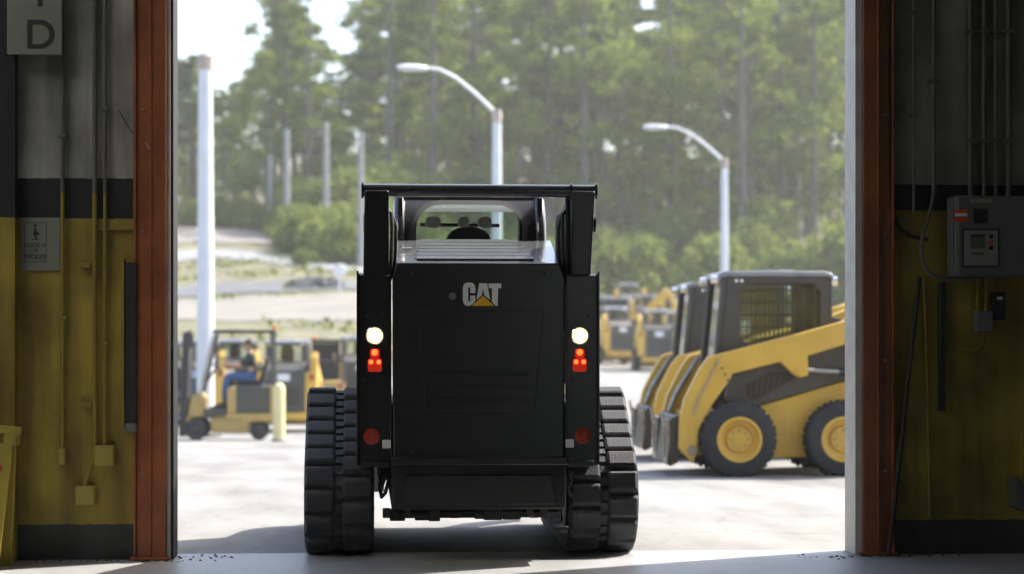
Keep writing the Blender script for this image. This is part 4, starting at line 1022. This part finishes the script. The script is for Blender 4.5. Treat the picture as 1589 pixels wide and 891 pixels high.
for s in (-1, 1):
    hip = jt(s * .10, -.96, 1.215, .092, pel); kn = jt(s * .13, -.56, 1.235, .066, hip); ca = jt(s * .13, -.52, 1.02, .055, kn); an = jt(s * .13, -.50, .74, .038, ca); ft = jt(s * .14, -.40, .66, (.042, .034), an); jt(s * .145, -.29, .645, (.036, .026), ft)
    sh = jt(s * .19, -1.0, 1.61, .062, che); el = jt(s * .24, -.80, 1.44, .044, sh); wr = jt(s * .17, -.56, 1.46, .030, el); pa = jt(s * .15, -.485, 1.468, (.040, .020), wr)
    for k, (dx, ln) in enumerate(((-.030, .065), (-.011, .078), (.010, .074), (.029, .058))):
        f1 = jt(s * .15 + dx, -.445, 1.472, .010, pa); f2 = jt(s * .15 + dx, -.445 + ln * .6, 1.462, .009, f1); jt(s * .15 + dx * .9, -.445 + ln * .75, 1.435, .008, f2)
    t1 = jt(s * .15 - s * .045, -.49, 1.46, .011, pa); jt(s * .15 - s * .055, -.455, 1.445, .009, t1)
drv = skinned('person', J, E, 'skin')
drv.location = fp; drv.rotation_euler = (0, 0, R(90))
tag(drv, 'person in dark shirt and blue jeans seated at the wheel of the forklift', 'person')
drv.location.z += -.02
sub = lambda idx, grow, jj=J: [(jj[i][0], jj[i][1], jj[i][2], tuple(q + grow for q in (jj[i][3] if isinstance(jj[i][3], tuple) else (jj[i][3],) * 2))) for i in idx]
# index layout: pelvis0 waist1 chest2 neckbase3 neck4 head5-7, then per side 6 leg, 4 arm, 12 finger, 2 thumb
base = [8, 8 + 6 + 4 + 12 + 2]
shv = [0, 1, 2, 3]; she = [(0, 1), (1, 2), (2, 3)]
tjv = [0]; tje = []
for b0 in base:
    n0 = len(shv); shv += [b0 + 6, b0 + 7]; she += [(2, n0), (n0, n0 + 1)]
    n0 = len(tjv); tjv += [b0, b0 + 1, b0 + 2, b0 + 3]; tje += [(0, n0), (n0, n0 + 1), (n0 + 1, n0 + 2), (n0 + 2, n0 + 3)]
skinned('shirt', sub(shv, .014), she, 'shirt', drv)
skinned('trousers', sub(tjv, .015), tje, 'jeans', drv)
hb = MB(); hv_ = []
for i in range(9):
    for k in range(18):
        th, ph = math.pi * .56 * i / 8, 2 * math.pi * k / 18
        hv_.append((.080 * math.sin(th) * math.cos(ph), -.955 + .098 * math.sin(th) * math.sin(ph) - .012, 1.862 + .086 * math.cos(th) - (.05 if math.sin(ph) < -.2 else -.004) * math.sin(th) ** 2))
hb.add(hv_, [(i * 18 + k, i * 18 + (k + 1) % 18, (i + 1) * 18 + (k + 1) % 18, (i + 1) * 18 + k) for i in range(8) for k in range(18)]); hb.build('hair', 'hair', drv)
fc = MB(); fc.prism([(-.845, 1.80), (-.822, 1.815), (-.845, 1.85)], 'x', -.012, .012); fc.build('nose', 'skin', drv)
ey = MB()
for s in (-1, 1): ey.lathe([(.010, -.004), (.008, .004)], (s * .032, -.851, 1.848), 'y', 10)
ey.build('eyes', 'cable_black', drv)
er = MB()
for s in (-1, 1): er.prism(rrect(-.965, -.93, 1.80, 1.86, .015, 4), 'x', s * .076 - .008, s * .076 + .008)
er.build('ears', 'skin', drv)
for s in (-1, 1): MB().prism([(-.56, .615), (-.25, .615), (-.24, .65), (-.33, .69), (-.46, .74), (-.555, .73)], 'x', s * .142 - .05, s * .142 + .05).build('shoe', 'shoe', drv, bevel=.015)

# ------------------------------------------------------------------ bollard, poles, lamps, fence, sign
p = P(433, 37.6); p.z = terrain(p.x, p.y)
bo = empty('bollard', p, 0, 'cream yellow steel bollard standing beside the forklift', 'bollard')
MB().lathe([(.11, 0), (.11, .95), (.095, 1.02), (.06, 1.06), (.01, 1.075)], (0, 0, 0), 'z', 20).build('post', 'bollard_cream', bo)
MB().lathe([(.14, 0), (.14, .03), (.115, .05)], (0, 0, 0), 'z', 20).build('base_collar', 'lot', bo)

def lamp(px, d, top_py, dia, label, arm=True, rz=0, cat='street lamp', mat='pole_white', name='street_lamp', arm_len=1.55, rise=.95, head=True):
    p = P(px, d); p.z = terrain(p.x, p.y)
    ztop = CAM_H + (HY - top_py) / F_PX * d - p.z
    r = empty(name, p, rz, label, cat)
    MB().tube([(0, 0, 0), (0, 0, ztop * .5), (0, 0, ztop)], [dia * .62, dia * .55, dia * .46], 16).build('pole', mat, r)
    MB().lathe([(dia * 1.1, 0), (dia * 1.1, .06), (dia * .7, .1)], (0, 0, 0), 'z', 16).build('base_flange', 'conduit_grey', r)
    if arm:
        MB().lathe([(dia * .50, ztop - .22), (dia * .56, ztop - .02), (dia * .45, ztop + .08)], (0, 0, 0), 'z', 14).build('collar', 'rust', r)
        pts = [(0, 0, ztop - .02), (-arm_len * .35, 0, ztop + rise * .48), (-arm_len * .62, 0, ztop + rise * .80), (-arm_len * .85, 0, ztop + rise * .97), (-arm_len, 0, ztop + rise)]
        MB().tube(pts, [.05, .045, .042, .04, .038], 10).build('arm', 'pole_white', r)
        q = MB(); q.lathe([(.03, -.02), (.075, -.08), (.11, -.3), (.11, -.55), (.07, -.72), (.02, -.76)], (0, 0, 0), 'x', 16)
        h = q.build('lamp_head', 'pole_white', r); h.location = (-arm_len, 0, ztop + rise - .01); h.scale = (1, 1.15, .72)
    return r
lamp(1124, 58, 250, .20, 'street lamp with curved arm rising behind the side-on skid steer loaders')
lamp(771, 46, 176, .21, 'street lamp with angled arm rising behind the black track loader cab', rz=R(14))
lamp(319, 42, 108, .30, 'thick tall white pole with rusty top rising behind the forklift mast', arm=False, cat='pole', name='light_pole')
tp = bpy.data.objects['light_pole']
MB().lathe([(.16, 0), (.17, .25), (.12, .32)], (0, 0, 0), 'z', 16).build('top_cap', 'rust', tp, loc=(0, 0, CAM_H + (HY - 108) / F_PX * 42 - tp.location.z + .003))
for px, d, top, base_, w, lab in ((445, 112, 200, 0, .30, 'grey pole in front of the forest left of the pair, by the gravel bank'), (419, 122, 240, 0, .24, 'short grey pole in front of the forest by the gravel bank'), (506, 104, 190, 0, .28, 'tall grey pole standing among the bushes beyond the road'), (560, 98, 205, 0, .26, 'grey pole rising beside the loader lift arm beyond the road')):
    lamp(px, d, top, w, lab, arm=False, cat='pole', name='utility_pole', mat='pole_wood')
p = P(527, 82); p.z = terrain(p.x, p.y)
rs = empty('round_sign', p, 0, 'round white sign on a slim post beside the pale road', 'sign')
zc = CAM_H + (HY - 420) / F_PX * 82 - p.z
MB().tube([(0, 0, 0), (0, 0, zc)], .04, 10).build('post', 'pole_white', rs); MB().lathe([(.02, -.09), (.25, -.07), (.27, -.03), (.25, .01)], (0, 0, zc), 'y', 24).build('disc', 'white_label', rs)
# blue railing at the far left
p = P(268, 50); p.z = terrain(p.x, p.y)
bf = empty('blue_railing', p, 0, 'short blue railing behind the forklift carriage', 'railing')
for k in range(11): MB().tube([(-1.0 + .18 * k, 0, 0), (-1.0 + .18 * k, 0, 1.35)], .03, 8).build('bar', 'blue_paint', bf)
for z in (.25, 1.25): MB().box(-1.05, .85, -.045, -.02, z, z + .06).build('rail', 'blue_paint', bf)
# dark heaps along the dark road
rnd = random.Random(7)
for px, d, w in ((478, 86.5, 1.1), (497, 86, .9), (514, 86, .7)):
    p = P(px, d); p.z = terrain(p.x, p.y); mb = MB(); vs = []
    for i in range(6):
        for k in range(14):
            rr = w * (1 - i / 5) * (1 + .25 * rnd.uniform(-1, 1)); a = 2 * math.pi * k / 14
            vs.append((rr * math.cos(a), rr * .7 * math.sin(a), -.05 + .45 * (1 - (1 - i / 5) ** 2) * (1 + .2 * rnd.uniform(-1, 1))))
    mb.add(vs, [(i * 14 + k, i * 14 + (k + 1) % 14, (i + 1) * 14 + (k + 1) % 14, (i + 1) * 14 + k) for i in range(5) for k in range(14)])
    o = mb.build('rubble_heap', 'rubble', loc=p, smooth=False); tag(o, 'low heap of dark rubble beside the dark road', 'heap', 'rubble heaps beside the dark road')

# ------------------------------------------------------------------ trees
def leaves(pts, size, rnd, flat=.0):
    """one small folded leaf clump (two triangles-pairs) at each point"""
    n = len(pts); d1 = rnd.normal(size=(n, 3)); d1 /= np.linalg.norm(d1, axis=1)[:, None]
    d2 = rnd.normal(size=(n, 3)); d2[:, 2] *= (1 - flat); d2 -= d1 * (d1 * d2).sum(1)[:, None]; d2 /= np.linalg.norm(d2, axis=1)[:, None]
    s = size * rnd.uniform(.6, 1.3, n)[:, None]
    a, b = d1 * s, d2 * s * .6
    v = np.stack([pts - a, pts - b * 1.0, pts + a, pts + b], 1).reshape(-1, 3)
    f = np.arange(4 * n).reshape(-1, 4)
    return v, f
def leaf_mesh(name, pts, size, mat, rnd):
    v, f = leaves(np.asarray(pts), size, rnd); me = bpy.data.meshes.new(name)
    me.from_pydata(v.tolist(), [], f.tolist()); me.materials.append(M[mat]); return me
def blob(c, rad, n, rnd, shell=.55):
    d = rnd.normal(size=(n, 3)); d /= np.linalg.norm(d, axis=1)[:, None]
    r = rnd.uniform(shell, 1.05, n)[:, None]
    return np.asarray(c) + d * r * np.asarray(rad)
def tree_proto(kind, seed):
    rnd = np.random.default_rng(seed); pr = random.Random(seed)
    tk = MB(); pts = []
    if kind == 'pine':
        H = 17.0; lean = pr.uniform(-.4, .4)
        tk.tube([(0, 0, -.6), (lean * .2, 0, H * .3), (lean * .6, .1, H * .65), (lean, 0, H)], [.24, .2, .13, .03], 9)
        for i in range(26):
            t = .42 + .58 * (i + pr.random()) / 26; z = H * t; a = pr.uniform(0, 6.28); ln = (2.9 - 2.3 * ((t - .42) / .58) ** 1.3) * pr.uniform(.55, 1.15)
            e = (lean * t + ln * math.cos(a), ln * math.sin(a), z + ln * .18)
            tk.tube([(lean * t, 0, z - .15), ((lean * t + e[0]) / 2, e[1] / 2, z + .05), e], [.05, .035, .012], 5)
            for q in (1.0, .66):
                c = (lean * t + (e[0] - lean * t) * q, e[1] * q, z + (e[2] - z) * q + .1)
                pts.append(blob(c, (.85 * pr.uniform(.7, 1.2), .85, .32), 75, rnd, .1))
        for i in range(3):
            z = H * pr.uniform(.2, .4); a = pr.uniform(0, 6.28); tk.tube([(0, 0, z), (1.1 * math.cos(a), 1.1 * math.sin(a), z + .2)], [.03, .008], 5)
        size, lm, bk = .17, 'leaf_pine', 'bark'
    elif kind == 'slim':
        H = 20.0; lean = pr.uniform(-.5, .5)
        tk.tube([(0, 0, -.6), (lean * .3, .05, H * .35), (lean * .5, -.05, H * .7), (lean, 0, H)], [.25, .21, .15, .04], 9)
        for i in range(20):
            t = .55 + .45 * (i + pr.random()) / 20; z = H * t; a = pr.uniform(0, 6.28); ln = (2.4 - 1.6 * (t - .55) / .45) * pr.uniform(.5, 1.15)
            e = (lean * t + ln * math.cos(a), ln * math.sin(a), z + ln * .25)
            tk.tube([(lean * t, 0, z - .1), e], [.045, .012], 5)
            pts.append(blob(e, (.8, .8, .4), 90, rnd, .1))
        for i in range(5):
            z = H * pr.uniform(.2, .5); a = pr.uniform(0, 6.28); tk.tube([(0, 0, z), (.9 * math.cos(a), .9 * math.sin(a), z + .25)], [.03, .008], 5)
        size, lm, bk = .17, 'leaf_mid', 'bark_grey'
    elif kind == 'bush':
        for i in range(7):
            a = pr.uniform(0, 6.28); rr = pr.uniform(.2, 1.3); hgt = pr.uniform(.8, 2.4)
            tk.tube([(0, 0, -.2), (rr * .5 * math.cos(a), rr * .5 * math.sin(a), hgt * .5), (rr * math.cos(a), rr * math.sin(a), hgt)], [.05, .035, .015], 5)
            pts.append(blob((rr * math.cos(a), rr * math.sin(a), hgt * .8), (pr.uniform(.6, 1.0), pr.uniform(.6, 1.0), pr.uniform(.5, .9)), 230, rnd, .3))
        pts.append(blob((0, 0, .6), (1.6, 1.6, .6), 400, rnd, .4)); size, lm, bk = .15, 'leaf_bush', 'bark'
    else:
        H = 13.0; sp = kind == 'spring'
        tk.tube([(0, 0, -.6), (.1, .05, H * .25), (-.1, .1, H * .55), (.05, 0, H * .9)], [.22, .18, .12, .04], 9)
        for i in range(30 if sp else 26):
            t = pr.uniform(.16, 1.0) if sp else pr.uniform(.22, 1.0); z = H * t; a = i * 2.4 + pr.uniform(-.4, .4)
            env = 3.1 * math.sin(math.pi * min(.97, .16 + .82 * t)) ** .7; ln = env * pr.uniform(.45, 1.05)
            c = (ln * math.cos(a), ln * math.sin(a), z + .25)
            tk.tube([(0, 0, z - ln * .35), (c[0] * .5, c[1] * .5, z - .05), c], [.06, .04, .015], 5)
            s_ = pr.uniform(.75, 1.35)
            pts.append(blob(c, (s_, s_, s_ * .62), int(125 * s_), rnd, .15))
        size, lm, bk = (.17, 'leaf_spring', 'bark_pale') if sp else (.18, 'leaf_mid', 'bark')
    return tk.mesh('trunk', bk), leaf_mesh('crown', np.concatenate(pts), size, lm, rnd)
PROTO = {k: [tree_proto(k, 30 + 7 * i + len(k)) for i in range(n)] for k, n in (('pine', 3), ('spring', 3), ('mid', 3), ('slim', 3), ('bush', 3))}
TLAB = {'pine': ('pine_tree', 'tall dark pine with high open crown in the forest behind the lot', 'pine tree'),
        'spring': ('leafy_tree', 'yellow-green spring tree with airy leaves at the forest edge', 'tree'),
        'mid': ('leafy_tree', 'mid green leafy tree growing in the forest behind the lot', 'tree'),
        'slim': ('slender_tree', 'slender tree with long bare grey trunk standing before the forest', 'tree'),
        'bush': ('bush', 'light green bush growing at the foot of the forest', 'bush')}
tr_ = random.Random(5)
def tree(kind, px, d, h, group='forest trees behind the lot'):
    p = P(px, d); p.z = terrain(p.x, p.y)
    tm, cm = PROTO[kind][tr_.randrange(3)]
    nm, lab, cat = TLAB[kind]
    H = {'pine': 17.0, 'bush': 3.0, 'slim': 20.5}.get(kind, 13.6)
    r = empty(nm, p, tr_.uniform(0, 6.28), lab, cat, group if kind != 'bush' else 'bushes below the forest')
    s = h / H; r.scale = (s * tr_.uniform(.9, 1.2), s * tr_.uniform(.9, 1.2), s)
    inst(tm, 'trunk', r); inst(cm, 'crown', r)
    return r
def top_h(px):
    """photo row of the canopy line"""
    return np.interp(px, [250, 300, 330, 380, 405, 440, 470, 500, 560, 620, 700, 1350], [75, 85, 115, 130, 70, -5, 25, 70, 40, -40, -90, -120])
for row, d0 in enumerate((127, 134, 143, 153, 164)):
    px = 225 + 20 * row
    while px < 1370:
        d = d0 + tr_.uniform(-3, 3); p = P(px, d); z = terrain(p.x, p.y)
        ztop = CAM_H + (HY - top_h(px)) / F_PX * d; h = (ztop - z)
        k = tr_.choices(['pine', 'spring', 'mid'], [(.12, .62, .26), (.2, .5, .3), (.4, .3, .3), (.5, .15, .35), (.25, .05, .7)][row])[0]
        f = {'pine': tr_.uniform(.88, 1.08), 'spring': tr_.uniform(.5, .8), 'mid': tr_.uniform(.62, .95) if row < 4 else tr_.uniform(.95, 1.2)}[k]
        if px < 400: f = min(f, .98)
        tree(k, px, d, max(5.5, h * f)); px += tr_.uniform(52, 82)
for px, d, h in ((345, 126, 8.5), (480, 124, 15), (604, 123, 19), (672, 122, 20), (735, 128, 21), (852, 125, 21), (906, 122, 20), (958, 128, 19), (1040, 127, 20), (1120, 125, 19), (1152, 121, 20), (1212, 128, 20), (1262, 126, 19)):
    tree('slim', px, d, h)
tree('pine', 440, 129, CAM_H + (HY + 5) / F_PX * 129 - 8.8)
tree('pine', 470, 133, CAM_H + (HY - 15) / F_PX * 133 - 9.0)
tree('pine', 300, 131, CAM_H + (HY - 80) / F_PX * 131 - 8.8)
for px, d, h in [(458, 110, 2.8), (480, 106, 3.4), (500, 109, 3.0), (520, 103, 3.6), (543, 100, 3.2), (562, 106, 4.2), (590, 104, 4.0), (300, 121, 2.2), (345, 123, 2.6), (372, 122, 2.0), (400, 123, 2.4), (500, 117, 4.5), (540, 116, 5), (600, 118, 5.5), (452, 118, 3.4), (470, 97, 1.0)]:
    tree('bush', px, d, h)
me_ = leaf_mesh('weeds', weeds(), .14, 'leaf_bush', np.random.default_rng(8))
tag(inst(me_, 'weeds'), 'patchy weeds and rough grass on the bank behind the forklift', 'weeds', kind='stuff')
px = 640
while px < 1360: tree('bush', px, tr_.uniform(110, 124), tr_.uniform(3.2, 6.0)); px += tr_.uniform(28, 46)

# ------------------------------------------------------------------ haze
hzb = MB().box(-275, 275, -63, 506, -3, 38)
hm = bpy.data.materials.new('haze_air'); hm.use_nodes = True
hn = hm.node_tree; hn.nodes.clear()
ho = hn.nodes.new('ShaderNodeOutputMaterial'); hvn = hn.nodes.new('ShaderNodeVolumePrincipled')
hvn.inputs['Color'].default_value = (.98, .98, .92, 1); hvn.inputs['Density'].default_value = HAZE; hvn.inputs['Anisotropy'].default_value = .3
hn.links.new(hvn.outputs[0], ho.inputs['Volume'])
hb_ = hzb.build('haze', hm, smooth=False); hb_['kind'] = 'stuff'; tag(hb_, 'pale bright haze in the air over the lot and forest', 'haze')
